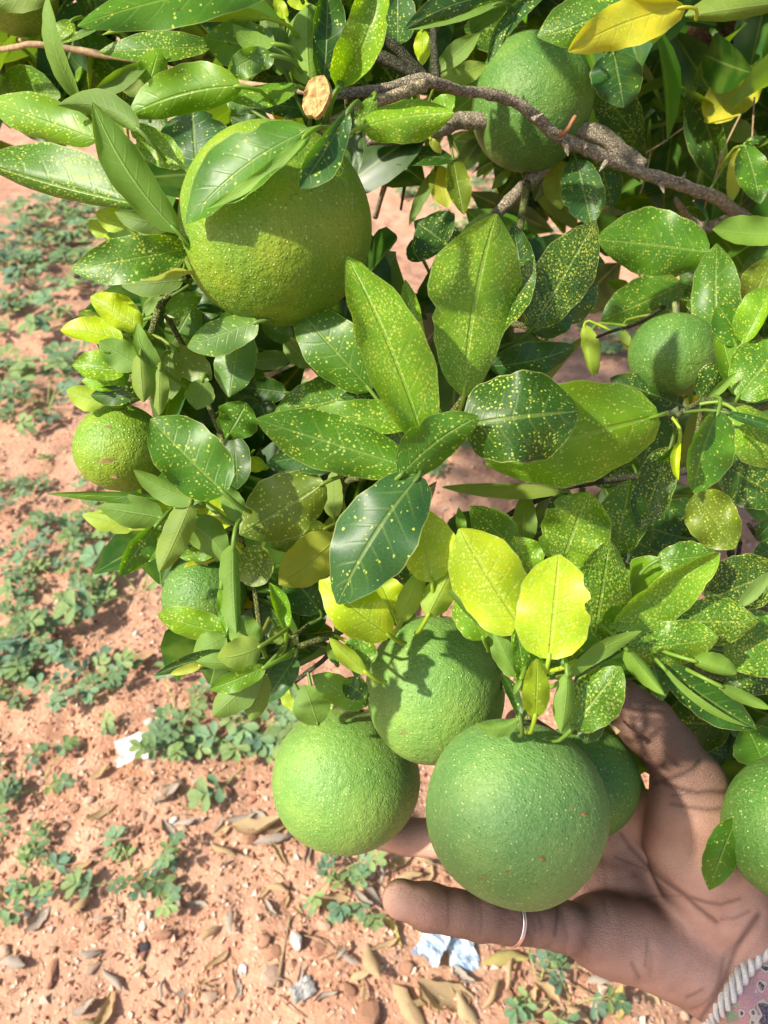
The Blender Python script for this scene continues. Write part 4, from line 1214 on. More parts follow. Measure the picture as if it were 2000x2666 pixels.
def build_hand():
    R = []     # (list of (a, ra, b, rb), pale)

    def chain(pts, rad, pale):
        seg = []
        for (p, q), (a, b) in zip(zip(pts[:-1], pts[1:]), zip(rad[:-1], rad[1:])):
            seg.append((cam3(*p), a, cam3(*q), b))
        R.append((seg, pale))
    # little finger
    chain([(868, 1942, .308), (925, 1958, .311), (985, 1971, .314), (1040, 1980, .317), (1100, 1989, .321), (1160, 1996, .327), (1220, 2002, .333), (1310, 2020, .346)],
          [.0074, .0094, .0090, .0097, .0092, .0092, .0108, .0150], .45)
    chain([(862, 1941, .3035), (900, 1950, .3035)], [.0050, .0045], 1.6)
    # ring finger, seen between two fruits
    chain([(770, 1790, .432), (880, 1806, .405), (960, 1812, .398), (1080, 1840, .392), (1200, 1880, .384), (1330, 1930, .374)], [.0085, .0098, .0102, .0110, .0112, .0150], .85)  # raised pale value puts sunlight into this finger's colour
    # middle and index, behind the fruits
    chain([(960, 1690, .440), (1050, 1715, .428), (1180, 1760, .412), (1350, 1840, .388)], [.0085, .0098, .0108, .0150], .5)
    chain([(1120, 1560, .440), (1200, 1620, .430), (1290, 1690, .415), (1400, 1780, .388)], [.0082, .0095, .0106, .0150], .5)
    # palm fan
    for q, ra in (((1310, 2020, .352), .0160), ((1330, 1930, .374), .0165), ((1350, 1850, .388), .0160), ((1400, 1790, .386), .0155)):
        R.append(([(cam3(1560, 2075, .372), .0205, cam3(*q), ra)], .95))
    # heel of the little-finger side
    chain([(1548, 2112, .366), (1468, 2068, .357), (1368, 2030, .350), (1290, 2008, .345)], [.0210, .0190, .0172, .0140], 1.0)
    # ball of the thumb and the thumb
    chain([(1590, 2020, .366), (1545, 1930, .358), (1500, 1840, .355), (1495, 1760, .354)], [.0205, .0222, .0228, .0195], 1.0)
    chain([(1500, 1770, .354), (1490, 1700, .352), (1445, 1618, .350), (1395, 1562, .349), (1345, 1512, .348)], [.0190, .0172, .0132, .0134, .0100], .22)
    # web to the index
    R.append(([(cam3(1470, 1790, .364), .0130, cam3(1390, 1780, .384), .0120)], .6))
    # wrist and forearm
    chain([(1560, 2075, .372), (1630, 2150, .376), (1760, 2260, .378), (1980, 2400, .37)], [.0225, .0245, .0270, .0310], .45)
    chain([(1600, 2030, .368), (1690, 2110, .374)], [.0170, .0200], .45)
    h = .00110
    lo = cam3(720, 2420, .470); hi = np.array([.23, 0, 0])
    lo = np.array([-.045, -.300, -.475]); hi = np.array([.245, -.075, -.290])
    N = np.ceil((hi - lo) / h).astype(int)
    D = np.full(N, .05, dtype=np.float32)
    Wt = np.zeros(N, dtype=np.float32); Pl = np.zeros(N, dtype=np.float32)
    ax = [lo[i] + np.arange(N[i]) * h for i in range(3)]
    K = .0075
    for seg, pale in R:
        mn = np.min([np.minimum(a, b) - max(ra, rb) for a, ra, b, rb in seg], 0) - .016
        mx = np.max([np.maximum(a, b) + max(ra, rb) for a, ra, b, rb in seg], 0) + .016
        i0 = np.clip(((mn - lo) / h).astype(int), 0, N); i1 = np.clip(((mx - lo) / h).astype(int) + 1, 0, N)
        if (i1 <= i0).any(): continue
        s = tuple(slice(p, q) for p, q in zip(i0, i1))
        X, Y, Z = np.meshgrid(ax[0][s[0]].astype(np.float32), ax[1][s[1]].astype(np.float32), ax[2][s[2]].astype(np.float32), indexing='ij')
        d = np.full(X.shape, 1.0, dtype=np.float32)
        for a, ra, b, rb in seg:
            ba = b - a; L2 = float(ba @ ba)
            t = np.clip(((X - a[0]) * ba[0] + (Y - a[1]) * ba[1] + (Z - a[2]) * ba[2]) / L2, 0, 1)
            t2 = t * t * (3 - 2 * t)
            e = np.sqrt((X - a[0] - t * ba[0]) ** 2 + (Y - a[1] - t * ba[1]) ** 2 + (Z - a[2] - t * ba[2]) ** 2) - (ra + t2 * (rb - ra))
            hk = np.clip(.5 + .5 * (d - e) / .002, 0, 1)
            d = d * (1 - hk) + e * hk - .002 * hk * (1 - hk)
        w = np.exp(-np.clip(d, -.01, .05) / .004).astype(np.float32)
        Wt[s] += w; Pl[s] += w * pale
        A = D[s]
        hh = np.clip(.5 + .5 * (A - d) / K, 0, 1)
        D[s] = A * (1 - hh) + d * hh - K * hh * (1 - hh)
    # creases, drawn on the picture plane and pressed into the surface
    CR = [('U4', [(380, 1720), (470, 1850), (560, 1950)], .0010, 1.0), ('U5', [(160, 20), (420, 300), (600, 430), (760, 540), (900, 670), (1100, 830)], .0013, 1.2),
          ('U5', [(0, 130), (200, 210), (420, 290)], .0008, .8), ('U5', [(760, 545), (1000, 620), (1150, 640), (1350, 580)], .0010, 1.0),
          ('U5', [(1150, 800), (1300, 790), (1450, 720)], .0008, .8), ('U5', [(1540, 760), (1400, 960), (1290, 1150), (1200, 1430), (1060, 1690), (950, 1840), (900, 1950)], .0018, 1.5),
          ('U5', [(350, 1020), (345, 1150), (330, 1310)], .0007, .8), ('U5', [(180, 1270), (260, 1430)], .0010, .9), ('U5', [(780, 1640), (950, 1560)], .0008, .8),
          ('U4', [(690, 840), (620, 905), (530, 890)], .0014, 1.2), ('U4', [(680, 1300), (850, 1235), (980, 1180), (1060, 1100)], .0012, 1.0),
          ('U4', [(760, 1290), (900, 1340), (1040, 1370), (1160, 1360), (1400, 1375)], .0014, 1.1), ('U4', [(830, 1400), (1000, 1370)], .0008, .8), ('U4', [(820, 1470), (1000, 1500), (1150, 1520), (1330, 1490)], .0010, 1.0),
          ('U4', [(760, 1100), (740, 1140), (800, 1180)], .0010, .9), ('U4', [(820, 1080), (880, 1140), (960, 1150)], .0007, .7),
          ('UP', [(640, 480), (655, 640), (650, 800)], .0006, .8), ('UP', [(890, 560), (910, 700), (905, 850)], .0006, .8), ('UP', [(1235, 600), (1250, 720), (1275, 850)], .0008, .8),
          ('UP', [(1500, 560), (1515, 680), (1490, 860)], .0011, .9), ('UP', [(1370, 720), (1390, 810)], .0008, .7), ('UP', [(1320, 760), (1340, 830)], .0007, .6),
          ('T8', [(940, 640), (958, 740), (950, 860)], .0005, .8), ('T8', [(1085, 820), (1180, 800), (1290, 800)], .0007, .6), ('T8', [(850, 985), (890, 1040)], .0006, .8)]
    crease = np.zeros((N[0], N[1]), dtype=np.float32)
    lines = []
    for tile, pts, dep, wd in CR:
        pp = [np.array(cam3(*(np.array(px(tile, *q)) / DS), .342))[:2] for q in pts]
        lines.append((pp, dep, wd))
        dd = np.full((N[0], N[1]), 1.0)
        X, Y = np.meshgrid(ax[0], ax[1], indexing='ij')
        for a, b in zip(pp[:-1], pp[1:]):
            ba = b - a
            t = np.clip(((X - a[0]) * ba[0] + (Y - a[1]) * ba[1]) / (ba @ ba), 0, 1)
            dd = np.minimum(dd, np.hypot(X - a[0] - t * ba[0], Y - a[1] - t * ba[1]))
        crease = np.maximum(crease, .75 * dep * np.exp(-(dd / (.0019 * wd)) ** 2))
    D += crease[:, :, None]
    V, F = surface_nets(D, lo, h)
    # relax the voxel stair-steps
    nb = np.zeros_like(V); cn = np.zeros(len(V))
    for k in range(2):
        nb[:] = 0; cn[:] = 0
        for a, b in ((0, 1), (1, 2), (2, 3), (3, 0)):
            np.add.at(nb, F[:, a], V[F[:, b]]); np.add.at(nb, F[:, b], V[F[:, a]])
            np.add.at(cn, F[:, a], 1); np.add.at(cn, F[:, b], 1)
        V = V * .5 + (nb / np.maximum(cn, 1)[:, None]) * .5
    gi = np.clip(((V - lo) / h).astype(int), 0, N - 1)
    pale = (Pl / np.maximum(Wt, 1e-6))[tuple(gi.T)]
    # face normals -> palm side or back of the hand
    fn = np.cross(V[F[:, 2]] - V[F[:, 0]], V[F[:, 3]] - V[F[:, 1]])
    vn = np.zeros_like(V)
    for k in range(4):
        np.add.at(vn, F[:, k], fn)
    vn /= np.maximum(np.linalg.norm(vn, axis=1), 1e-9)[:, None]
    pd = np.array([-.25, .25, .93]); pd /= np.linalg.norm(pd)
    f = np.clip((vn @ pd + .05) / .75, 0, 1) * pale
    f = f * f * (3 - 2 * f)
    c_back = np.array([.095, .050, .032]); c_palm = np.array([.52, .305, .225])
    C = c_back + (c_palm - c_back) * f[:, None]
    blot = vnoise2(V[:, 0] * 70, V[:, 1] * 70, 9)
    C = C * (.86 + .28 * blot)[:, None]
    pig = np.zeros(len(V))
    XY = V[:, :2] / -V[:, 2:3] * .342
    for pp, dep, wd in lines:
        dd = np.full(len(V), 1.0)
        for a, b in zip(pp[:-1], pp[1:]):
            ba = b - a
            t = np.clip(((XY[:, 0] - a[0]) * ba[0] + (XY[:, 1] - a[1]) * ba[1]) / (ba @ ba), 0, 1)
            dd = np.minimum(dd, np.hypot(XY[:, 0] - a[0] - t * ba[0], XY[:, 1] - a[1] - t * ba[1]))
        pig = np.maximum(pig, np.exp(-(dd / (.0010 * wd)) ** 2) * min(1, dep / .0012))
    C = C * (1 - .55 * pig)[:, None]
    Wd = np.array(CAM)[None, :] + V[:, :1] * np.array(RT) + V[:, 1:2] * np.array(UP) - V[:, 2:3] * np.array(FW)
    org = np.array(P(1640 * DS, 2190 * DS, .377))
    me = mesh_from("hand", Wd - org, F.tolist())
    setcol(me, np.concatenate([C, np.ones((len(C), 1))], 1))
    root = bpy.data.objects.new("person", None)
    COL.objects.link(root); root.location = Vector(org)
    tag(root, "person's open hand cupping a bunch of green oranges, with ring and printed sleeve", "person")
    link("hand", me, root, M_SKIN)
    O = Vector(org)

    def cw(x, y, d):
        return P(x * DS, y * DS, d) - O
    # ring on the little finger
    c = cw(1106, 1990, .3215); axd = (cw(1160, 1996, .327) - cw(1040, 1980, .317)).normalized()
    e1 = axd.orthogonal().normalized(); e2 = axd.cross(e1)
    vs_, fs = [], []
    for i in range(40):
        a = 2 * math.pi * i / 40
        rd = e1 * math.cos(a) + e2 * math.sin(a)
        for k in range(8):
            b_ = 2 * math.pi * k / 8
            vs_.append(c + rd * (.0095 + .0007 * math.cos(b_)) + axd * (.0011 * math.sin(b_)))
    for i in range(40):
        for k in range(8):
            fs.append((i * 8 + k, i * 8 + (k + 1) % 8, ((i + 1) % 40) * 8 + (k + 1) % 8, ((i + 1) % 40) * 8 + k))
    link("ring", mesh_from("ring", vs_, fs), root, M_RING)
    # thumb nail
    c = cw(1362, 1490, .3465); n = (RT * .75 + UP * .6 - FW * .25).normalized(); l = (cw(1330, 1498, .348) - cw(1395, 1562, .349)).normalized()
    l = (l - n * l.dot(n)).normalized(); w = n.cross(l)
    vs_, fs = [], []
    for i in range(7):
        for j in range(7):
            a = (i / 6 - .5) * 2; b_ = (j / 6 - .5) * 2
            k = math.sqrt(max(0, 1 - .35 * b_ * b_))
            vs_.append(c + l * (a * .0062 * k) + w * (b_ * .0058) - n * (.0022 * b_ * b_ - .0008))
    for i in range(6):
        for j in range(6):
            fs.append((i * 7 + j, i * 7 + j + 1, (i + 1) * 7 + j + 1, (i + 1) * 7 + j))
    link("thumbnail", mesh_from("thumbnail", vs_, fs), root, M_NAIL)
    # sleeve with a twisted cord edge
    a0 = cw(1636, 2122, .374); a1 = cw(1985, 2420, .365)
    axd = (a1 - a0).normalized()
    e1 = (-FW - axd * (-FW).dot(axd)).normalized(); e2 = axd.cross(e1)
    vs_, fs = [], []
    nl, na = 34, 48
    for i in range(nl):
        t = i / (nl - 1)
        for k in range(na):
            a = 2 * math.pi * k / na
            r = .0345 + .020 * t + .0016 * math.sin(5 * a + 6 * t) + .0010 * math.sin(9 * a - 11 * t) + .0012 * math.sin(t * 60 + 2 * math.sin(a))
            vs_.append(a0 + axd * (.20 * t - .030 * math.cos(a) * (1 - t)) + (e1 * math.cos(a) + e2 * math.sin(a)) * r)
    for i in range(nl - 1):
        for k in range(na):
            fs.append((i * na + k, i * na + (k + 1) % na, (i + 1) * na + (k + 1) % na, (i + 1) * na + k))
    link("sleeve", mesh_from("sleeve", vs_, fs), root, M_CLOTH)
    vs_, fs = [], []
    n = 320
    for st in range(3):
        base_i = len(vs_)
        for i in range(n):
            a = 2 * math.pi * i / n
            tw = a * 16 + st * 2 * math.pi / 3
            rd = e1 * math.cos(a) + e2 * math.sin(a)
            r = .0345 + .0016 * math.sin(5 * a)
            cc = a0 - axd * (.030 * math.cos(a)) + rd * (r + .0005) + (rd * math.cos(tw) + axd * math.sin(tw)) * .0021
            tg = e2 * math.cos(a) - e1 * math.sin(a)
            for k in range(6):
                b_ = 2 * math.pi * k / 6
                vs_.append(cc + (rd * math.cos(b_) + axd * math.sin(b_)) * .0019)
        for i in range(n):
            for k in range(6):
                fs.append((base_i + i * 6 + k, base_i + i * 6 + (k + 1) % 6, base_i + ((i + 1) % n) * 6 + (k + 1) % 6, base_i + ((i + 1) % n) * 6 + k))
    link("cord_edging", mesh_from("cord_edging", vs_, fs), root, M_CORD)
    vs_, fs = [], []
    for k in range(9):
        r_ = random.Random(k)
        p0 = cw(1619 + r_.uniform(-3, 3), 1940 + k * .8, .352 + .001 * r_.random())
        p1 = cw(1634 + k * 2.0, 1972 - k * 1.5, .350)
        p2 = cw(1668 + 1.5 * k, 2004 - k * 3, .352)
        p3 = cw(1712, 2040 - k * 3, .356)
        tv, tf = tube([p0, p1, p2, p3], [.0004, .0006, .0006, .0006], 5, 0, 0, 4)
        o_ = len(vs_); vs_ += tv; fs += [tuple(i + o_ for i in f) for f in tf]
    link("fringe", mesh_from("fringe", vs_, fs), root, M_CORD)


build_hand()

# ------------------------------------------------------------------ foliage behind and above, on the same tree
def proto_leaf(seedv, L=.07, W=.034, nu=6, nv=2):
    r = random.Random(seedv)
    fold = r.uniform(.05, .5); droop = r.uniform(0, .35); tw = r.uniform(-.3, .3); wob = r.uniform(0, .2)
    v, un = [], []
    for i in range(nu + 1):
        t = i / nu
        f = math.sin(math.pi * min(max(.01 + .98 * t, 0), 1) ** .92) ** .8
        for j in range(-nv, nv + 1):
            s = j / nv
            x = s * W / 2 * f
            z = abs(x) * fold - droop * L * t * t + wob * W * .3 * math.sin(7 * t + s * 2) * abs(s)
            ca, sa = math.cos(tw * t), math.sin(tw * t)
            v.append(Vector((x * ca - z * sa * .3, t * L, z + x * sa)))
            un.append((t, .5 + .5 * s))
    fs = []
    w = 2 * nv + 1
    for i in range(nu):
        for j in range(w - 1):
            a = i * w + j
            fs.append((a, a + 1, a + w + 1, a + w))
    return v, fs, un


PROTO = [proto_leaf(k + 40, random.Random(k).uniform(.055, .085), random.Random(k + 9).uniform(.028, .042)) for k in range(8)]
WINDOWS = [(1040, 330, 1260, 640), (820, 470, 1020, 620), (1520, 820, 1700, 1010), (1880, 1330, 2060, 1460), (1040, 1190, 1330, 1330), (560, 950, 860, 1060), (1040, 1640, 1130, 1700), (1690, 75, 2000, 140)]


def rand_basis(r, up_bias=.6, cam_bias=0.0):
    n = Vector((r.gauss(0, 1), r.gauss(0, 1), r.gauss(0, 1))).normalized() + Vector((-.4, -.2, up_bias)) - FW * cam_bias
    n.normalize()
    d = Vector((r.gauss(0, 1), r.gauss(0, 1), r.gauss(0, 1) - .5))
    d = (d - n * d.dot(n)).normalized()
    x = d.cross(n)
    return Matrix((x, d, n)).transposed()


def fill_leaves():
    r = random.Random(21)
    single = []
    joined = []
    zones = [((1000, 2100), (-140, 560), (.52, 1.15), 380, .2), ((-80, 1000), (-140, 300), (.43, .8), 230, .5), ((1480, 2100), (560, 1330), (.48, .85), 90, .2),
             ((560, 1080), (860, 1500), (.370, .46), 60, .4), ((330, 620), (760, 1420), (.355, .42), 34, .4), ((500, 740), (1420, 1700), (.345, .40), 16, .4), ((380, 1000), (420, 860), (.37, .45), 40, .3), ((1600, 2100), (1640, 2080), (.44, .6), 60, .2), ((1050, 1520), (620, 1010), (.43, .52), 22, .3),
             ((480, 1000), (250, 500), (.40, .52), 18, .4), ((1040, 1700), (1250, 1560), (.42, .5), 14, .3)]
    for (x0, x1), (y0, y1), (z0, z1), n, lit in zones:
        for _ in range(n):
            x, y = r.uniform(x0, x1), r.uniform(y0, y1)
            if any(a - 30 < x < c + 30 and b - 30 < y < d + 30 for a, b, c, d in WINDOWS):
                continue
            z = r.uniform(z0, z1)
            k = r.randrange(8)
            M3 = rand_basis(r, .5, .5)
            c = P(x, y, z) - M3 @ Vector((0, .035, 0))
            col = r.choice((0, 0, 0, 0, 1, 5)) if r.random() > .10 else r.choice((2, 4, 7))  # mostly the darkest tone, background shade put into the colour
            (single if (z < .54 and len(single) < 52 and 0 < x < 2000 and y > 0) else joined).append((k, c, M3, col, r.uniform(0, .5)))
    # crown above and to the right of the frame
    for _ in range(12500):
        p = Vector((r.uniform(-1.1, 1.7), r.uniform(.46, 2.0), r.uniform(.75, 1.85)))
        e = ((p.x - .30) / 1.4) ** 2 + ((p.y - 1.14) / .84) ** 2 + ((p.z - 1.3) / .58) ** 2
        if e > 1.0: continue
        x, y, z = to_px(p)
        if -60 < x < 2060 and y > -40 and not (x > 1250 and y < 420): continue
        joined.append((r.randrange(8), p, rand_basis(r, .8), r.choice((0, 1, 1, 2, 5)), r.uniform(0, .5)))
    for k, c, M3, col, sp in single:
        v, fs, un = PROTO[k]
        me = mesh_from("leaf", [M3 @ q for q in v], fs)
        o_ = (r.uniform(0, 5), r.uniform(0, 5))
        put_uv(me, [(o_[0] + a[0] * .07, o_[1] + a[1] * .034) for a in un], un)
        g = r.uniform(.8, 1.2)
        setcol(me, [tuple(cc * g for cc in PAL[col]) + (sp,)] * len(v))
        hit = nearest_branch(c)
        o = link("leaf", me, hit[1], M_LEAF)
        o.location = c
    V, F, MU, UN, C = [], [], [], [], []
    for k, c, M3, col, sp in joined:
        v, fs, un = PROTO[k]
        n0 = len(V)
        V += [c + M3 @ q for q in v]
        F += [tuple(i + n0 for i in f) for f in fs]
        o_ = (r.uniform(0, 5), r.uniform(0, 5))
        MU += [(o_[0] + a[0] * .07, o_[1] + a[1] * .034) for a in un]
        UN += un
        g = r.uniform(.8, 1.2)
        C += [tuple(cc * g for cc in PAL[col]) + (sp,)] * len(v)
    me = mesh_from("foliage", V, F)
    put_uv(me, MU, UN)
    setcol(me, C)
    o = link("foliage", me, tree, M_LEAF_FAR)
    tag(o, None, None, None, 'stuff')
    # thin shoots that carry it
    for q in range(16):
        a = Vector((TX - .02, TY + .03, r.uniform(.6, 1.3)))
        b = Vector((r.uniform(-.2, 1.4), r.uniform(.8, 1.6), r.uniform(1.15, 1.6)))
        m_ = a.lerp(b, .5) + Vector((0, 0, .08))
        branch("limb", [a, m_, b], [.02, .010, .003], M_BARKR, 8, .1, 5, q)
    for q in range(14):
        x, y = r.uniform(1250, 2000), r.uniform(-80, 380)
        a = P(x, y, r.uniform(.6, .95)); b = P(x + r.uniform(-260, 320), y + r.uniform(-260, 200), r.uniform(.6, .95))
        branch("twig", [a, a.lerp(b, .5) + UP * .01, b], [.0014, .002, .0026], M_BARK, 6, .1, 4, q)


fill_leaves()


def added_shade_tree():
    """unseen tree added behind the camera on the sunny side, to shade the held bunch"""
    r = random.Random(5)
    root = bpy.data.objects.new("citrus_tree", None)
    COL.objects.link(root)
    root.location = (-2.3, -1.6, 0)
    tag(root, "added unseen citrus tree whose low bough shades the held bunch", "tree")
    O = Vector(root.location)
    sd = sdir
    e1 = Vector((-sd.y * -1, sd.x * -1, 0)).normalized()
    if e1.y < 0: e1 = -e1
    e2 = sd.cross(e1)
    if e2.z < 0: e2 = -e2
    hub = P(1480, 2350, .34) + sd * 1.65 - e1 * .088
    v, f = tube([p - O for p in (Vector((-2.3, -1.6, -.05)), Vector((-2.28, -1.58, .5)), Vector((-2.25, -1.55, 1.1)), Vector((-2.2, -1.5, 1.7)), Vector((-2.15, -1.5, 2.3)))], [.06, .05, .045, .03, .01], 12, .08, 1, 5)
    link("trunk", mesh_from("trunk", v, f), root, M_BARKR)
    v, f = tube([p - O for p in (Vector((-2.25, -1.55, 1.1)), Vector((-1.7, -1.0, 1.75)), hub)], [.03, .018, .004], 8, .1, 2, 5)
    link("limb", mesh_from("limb", v, f), root, M_BARKR)
    V, F, MU, UN, C = [], [], [], [], []
    spots = []
    for _ in range(900):
        p = Vector((r.gauss(0, .22), r.gauss(0, .17), r.gauss(0, .2))) + Vector((-2.2, -1.5, 2.1))
        spots.append(p)
    while len(spots) < 900 + SHADE_N:
        a, b = r.uniform(-1, 1), r.uniform(-1, 1)
        if a * a + b * b > 1: continue
        spots.append(hub + e1 * (a * SHADE_A) + e2 * (b * SHADE_B) + sd * r.uniform(-.12, .12))
    for p in spots:
        k = r.randrange(8)
        lv, fs, un = PROTO[k]
        M3 = rand_basis(r, .8)
        n0 = len(V)
        c = p - M3 @ Vector((0, .035, 0)) - O
        V += [c + M3 @ q for q in lv]
        F += [tuple(i + n0 for i in f_) for f_ in fs]
        o_ = (r.uniform(0, 5), r.uniform(0, 5))
        MU += [(o_[0] + a[0] * .07, o_[1] + a[1] * .034) for a in un]; UN += un
        C += [PAL[r.choice((0, 1, 1, 2))] + (.2,)] * len(lv)
    me = mesh_from("foliage", V, F)
    put_uv(me, MU, UN); setcol(me, C)
    o = link("foliage", me, root, M_LEAF_FAR)
    tag(o, None, None, None, 'stuff')


SHADE_A, SHADE_B, SHADE_N = .100, .095, 120  # extent and leaf count of the added shading bough
added_shade_tree()

# ------------------------------------------------------------------ groundnut plants on the soil
def leaflet(r, L, W, base, d, n):
    x = d.cross(n).normalized()
    V = []
    for t, f in ((0, .06), (.3, .62), (.62, 1.0), (.88, .72), (1.0, .12)):
        for s in (-1, 0, 1):
            V.append(base + d * (L * t) + x * (s * W / 2 * f) + n * (abs(s) * W * .16 * f - .12 * L * t * t))
    F = []
    for i in range(4):
        for j in range(2):
            a = i * 3 + j
            F.append((a, a + 1, a + 4, a + 3))
    return V, F


def make_pea_protos(n):
    out = []
    for k in range(n):
        r = random.Random(100 + k)
        stemV, stemF = [], []
        leaves = []
        ns = r.randint(5, 7) if k < 4 else r.randint(3, 4)
        for s in range(ns):
            az = 2 * math.pi * (s + r.uniform(-.3, .3)) / ns
            ln = r.uniform(.05, .115)
            up = r.uniform(.35, 1.1)
            d = Vector((math.cos(az), math.sin(az), up)).normalized()
            p0 = Vector((0, 0, -.012)); p1 = d * (ln * .5) + Vector((0, 0, .006)); p2 = d * ln + Vector((0, 0, -.012 * (1 - up)))
            tv, tf = tube([p0, p1, p2], [.0022, .0017, .0010], 5, 0, 0, 3)
            o_ = len(stemV); stemV += tv; stemF += [tuple(i + o_ for i in f) for f in tf]
            for node, q in enumerate((p2, p1.lerp(p2, .45), p0.lerp(p1, .85))):
                if node == 2 and r.random() < .4: continue
                az2 = az + r.uniform(-1.3, 1.3)
                pd = Vector((math.cos(az2), math.sin(az2), r.uniform(.2, .9))).normalized()
                pl = r.uniform(.015, .038)
                e = q + pd * pl
                tv, tf = tube([q, q.lerp(e, .5), e], [.0009, .0008, .0007], 4, 0, 0, 2)
                o_ = len(stemV); stemV += tv; stemF += [tuple(i + o_ for i in f) for f in tf]
                nrm = Vector((r.uniform(-.35, .35), r.uniform(-.35, .35), 1)).normalized()
                fw = (pd - nrm * pd.dot(nrm)).normalized()
                sd = fw.cross(nrm)
                LV, LF = [], []
                L = r.uniform(.024, .040)
                for off, a in ((0, .42), (0, -.42), (-.009, 1.25), (-.009, -1.25)):
                    dd = (fw * math.cos(a) + sd * math.sin(a) + nrm * r.uniform(-.1, .3)).normalized()
                    v, f = leaflet(r, L * r.uniform(.88, 1.05), L * .56, e + fw * off, dd, nrm)
                    n0 = len(LV); LV += v; LF += [tuple(i + n0 for i in ff) for ff in f]
                g = r.uniform(.75, 1.2)
                c = r.choice(((.16, .265, .12), (.135, .24, .13), (.20, .295, .11), (.12, .215, .14)))
                me = mesh_from("leaf", LV, LF)
                setcol(me, [(c[0] * g, c[1] * g, c[2] * g, 0)] * len(LV))
                me.materials.append(M_PEA)
                leaves.append(me)
        sm = mesh_from("stem", stemV, stemF); sm.materials.append(M_PEASTEM)
        out.append((sm, leaves))
    return out


PEA = make_pea_protos(8)


def pea_plant(x, y, s, label, group, k, sparse=False):
    r = random.Random(k * 7 + 3)
    p = gpt(x * DS, y * DS)
    sm, lv = PEA[(4 + k % 4) if sparse else k % 4]
    root = bpy.data.objects.new("groundnut_plant", None)
    COL.objects.link(root)
    root.location = p + Vector((0, 0, -.002)); root.scale = (s, s, s * r.uniform(.8, 1.05)); root.rotation_euler = (0, 0, r.uniform(0, 6.28))
    tag(root, label, "plant", group)
    link("stem", sm, root)
    for m_ in lv:
        link("leaf", m_, root)


LANDMARKS = [((300, 1620), "the white plastic scrap"), ((965, 2055), "the pale blue plastic scraps"), ((585, 2105), "the broad pinkish stone"), ((112, 2105), "the flat purplish stone"), ((330, 2010), "the white pebble and charcoal lump"),
             ((748, 1860), "the lower tip of the hanging left orange"), ((262, 1100), "the scarred small orange"), ((440, 1330), "the small half hidden orange"), ((200, 560), "the largest stippled leaves on the left shoot"), ((930, 1040), "the central leaf rosette"),
             ((1050, 400), "the dark hanging twigs"), ((1320, 730), "the pair of lime yellow hanging leaves"), ((60, 1400), "the thick of the groundnut row"), ((1230, 2160), "the heel of the hand"), ((60, 1780), "the edge of the groundnut row"), ((880, 1890), "the gap between the fingers"), ((480, 1800), "the heap of curled dead leaves"), ((40, 850), "the far groundnut clumps")]


def near_what(x, y):
    return min(LANDMARKS, key=lambda q: (q[0][0] - x) ** 2 + (q[0][1] - y) ** 2)[1]


far = [(40, 540), (110, 500), (165, 470), (60, 465), (15, 575), (100, 555), (150, 520), (85, 640), (35, 665), (25, 705), (8, 830), (25, 905), (100, 880), (205, 520), (225, 560), (190, 500), (70, 600), (190, 560), (215, 610), (10, 470), (120, 455), (180, 700), (200, 800)]
mid_ = [(85, 1040), (5, 1090), (150, 1120), (200, 1155), (215, 1180), (60, 1225), (110, 1240), (195, 1290), (20, 1310), (60, 1370), (130, 1345), (25, 1430), (100, 1400), (195, 1480), (385, 1545), (385, 1605), (225, 1520), (15, 1480)]
near = [(85, 1700), (35, 1670), (10, 1840), (85, 1895), (290, 1890), (345, 1915), (720, 1890), (765, 1935), (1165, 2135), (1235, 2170), (30, 1925)]
gaps = [(1050, 330), (1020, 400), (1085, 430), (950, 440), (1160, 520), (1330, 690), (1300, 750), (1210, 745), (600, 790), (680, 800), (560, 800), (830, 1265), (885, 1270), (545, 1640), (565, 1570), (505, 1590), (960, 360), (1120, 360), (880, 420), (1360, 740), (660, 860), (1050, 780), (1000, 500), (950, 1000), (1060, 470), (300, 1275)]
n_ = 0
for lst, what, s0, s1, sp in ((far, "bushy green groundnut plant growing", .95, 1.3, False), (mid_, "leafy groundnut plant growing", .52, .8, False), (near, "sparse young groundnut seedling growing", .45, .62, True), (gaps, "groundnut plant seen through leaves", .75, 1.1, False)):
    for (x, y) in lst:
        n_ += 1
        w = near_what(x, y)
        pea_plant(x, y, random.Random(n_).uniform(s0, s1), what + " near " + w, "groundnut plants near " + w, n_, sp or n_ % 2 == 0)

# ------------------------------------------------------------------ stones, clods, litter
def rock_mesh(seedv, sub=2):
    bm = bmesh.new()
    bmesh.ops.create_icosphere(bm, subdivisions=sub, radius=1.0)
    r = random.Random(seedv)
    sx, sy, sz = r.uniform(.75, 1.3), r.uniform(.6, 1.0), r.uniform(.35, .65)
    cuts = [(Vector((r.gauss(0, 1), r.gauss(0, 1), r.gauss(0, 1))).normalized(), r.uniform(.55, .9)) for _ in range(9)]
    for v in bm.verts:
        p = v.co.copy()
        for n, d in cuts:
            k = p.dot(n) - d
            if k > 0: p -= n * k * .85
        v.co = Vector((p.x * sx, p.y * sy, p.z * sz))
    me = bpy.data.meshes.new("stone"); bm.to_mesh(me); bm.free()
    return me


ROCKS = {k: [rock_mesh(i * 5 + j) for i in range(6)] for j, k in enumerate(M_STONE)}
for k, l in ROCKS.items():
    for me in l:
        me.materials.append(M_STONE[k])
ST_LAB = {'red': "angular reddish brown stone", 'buff': "pale buff stone", 'white': "small chalky white stone", 'dark': "small blackish stone"}


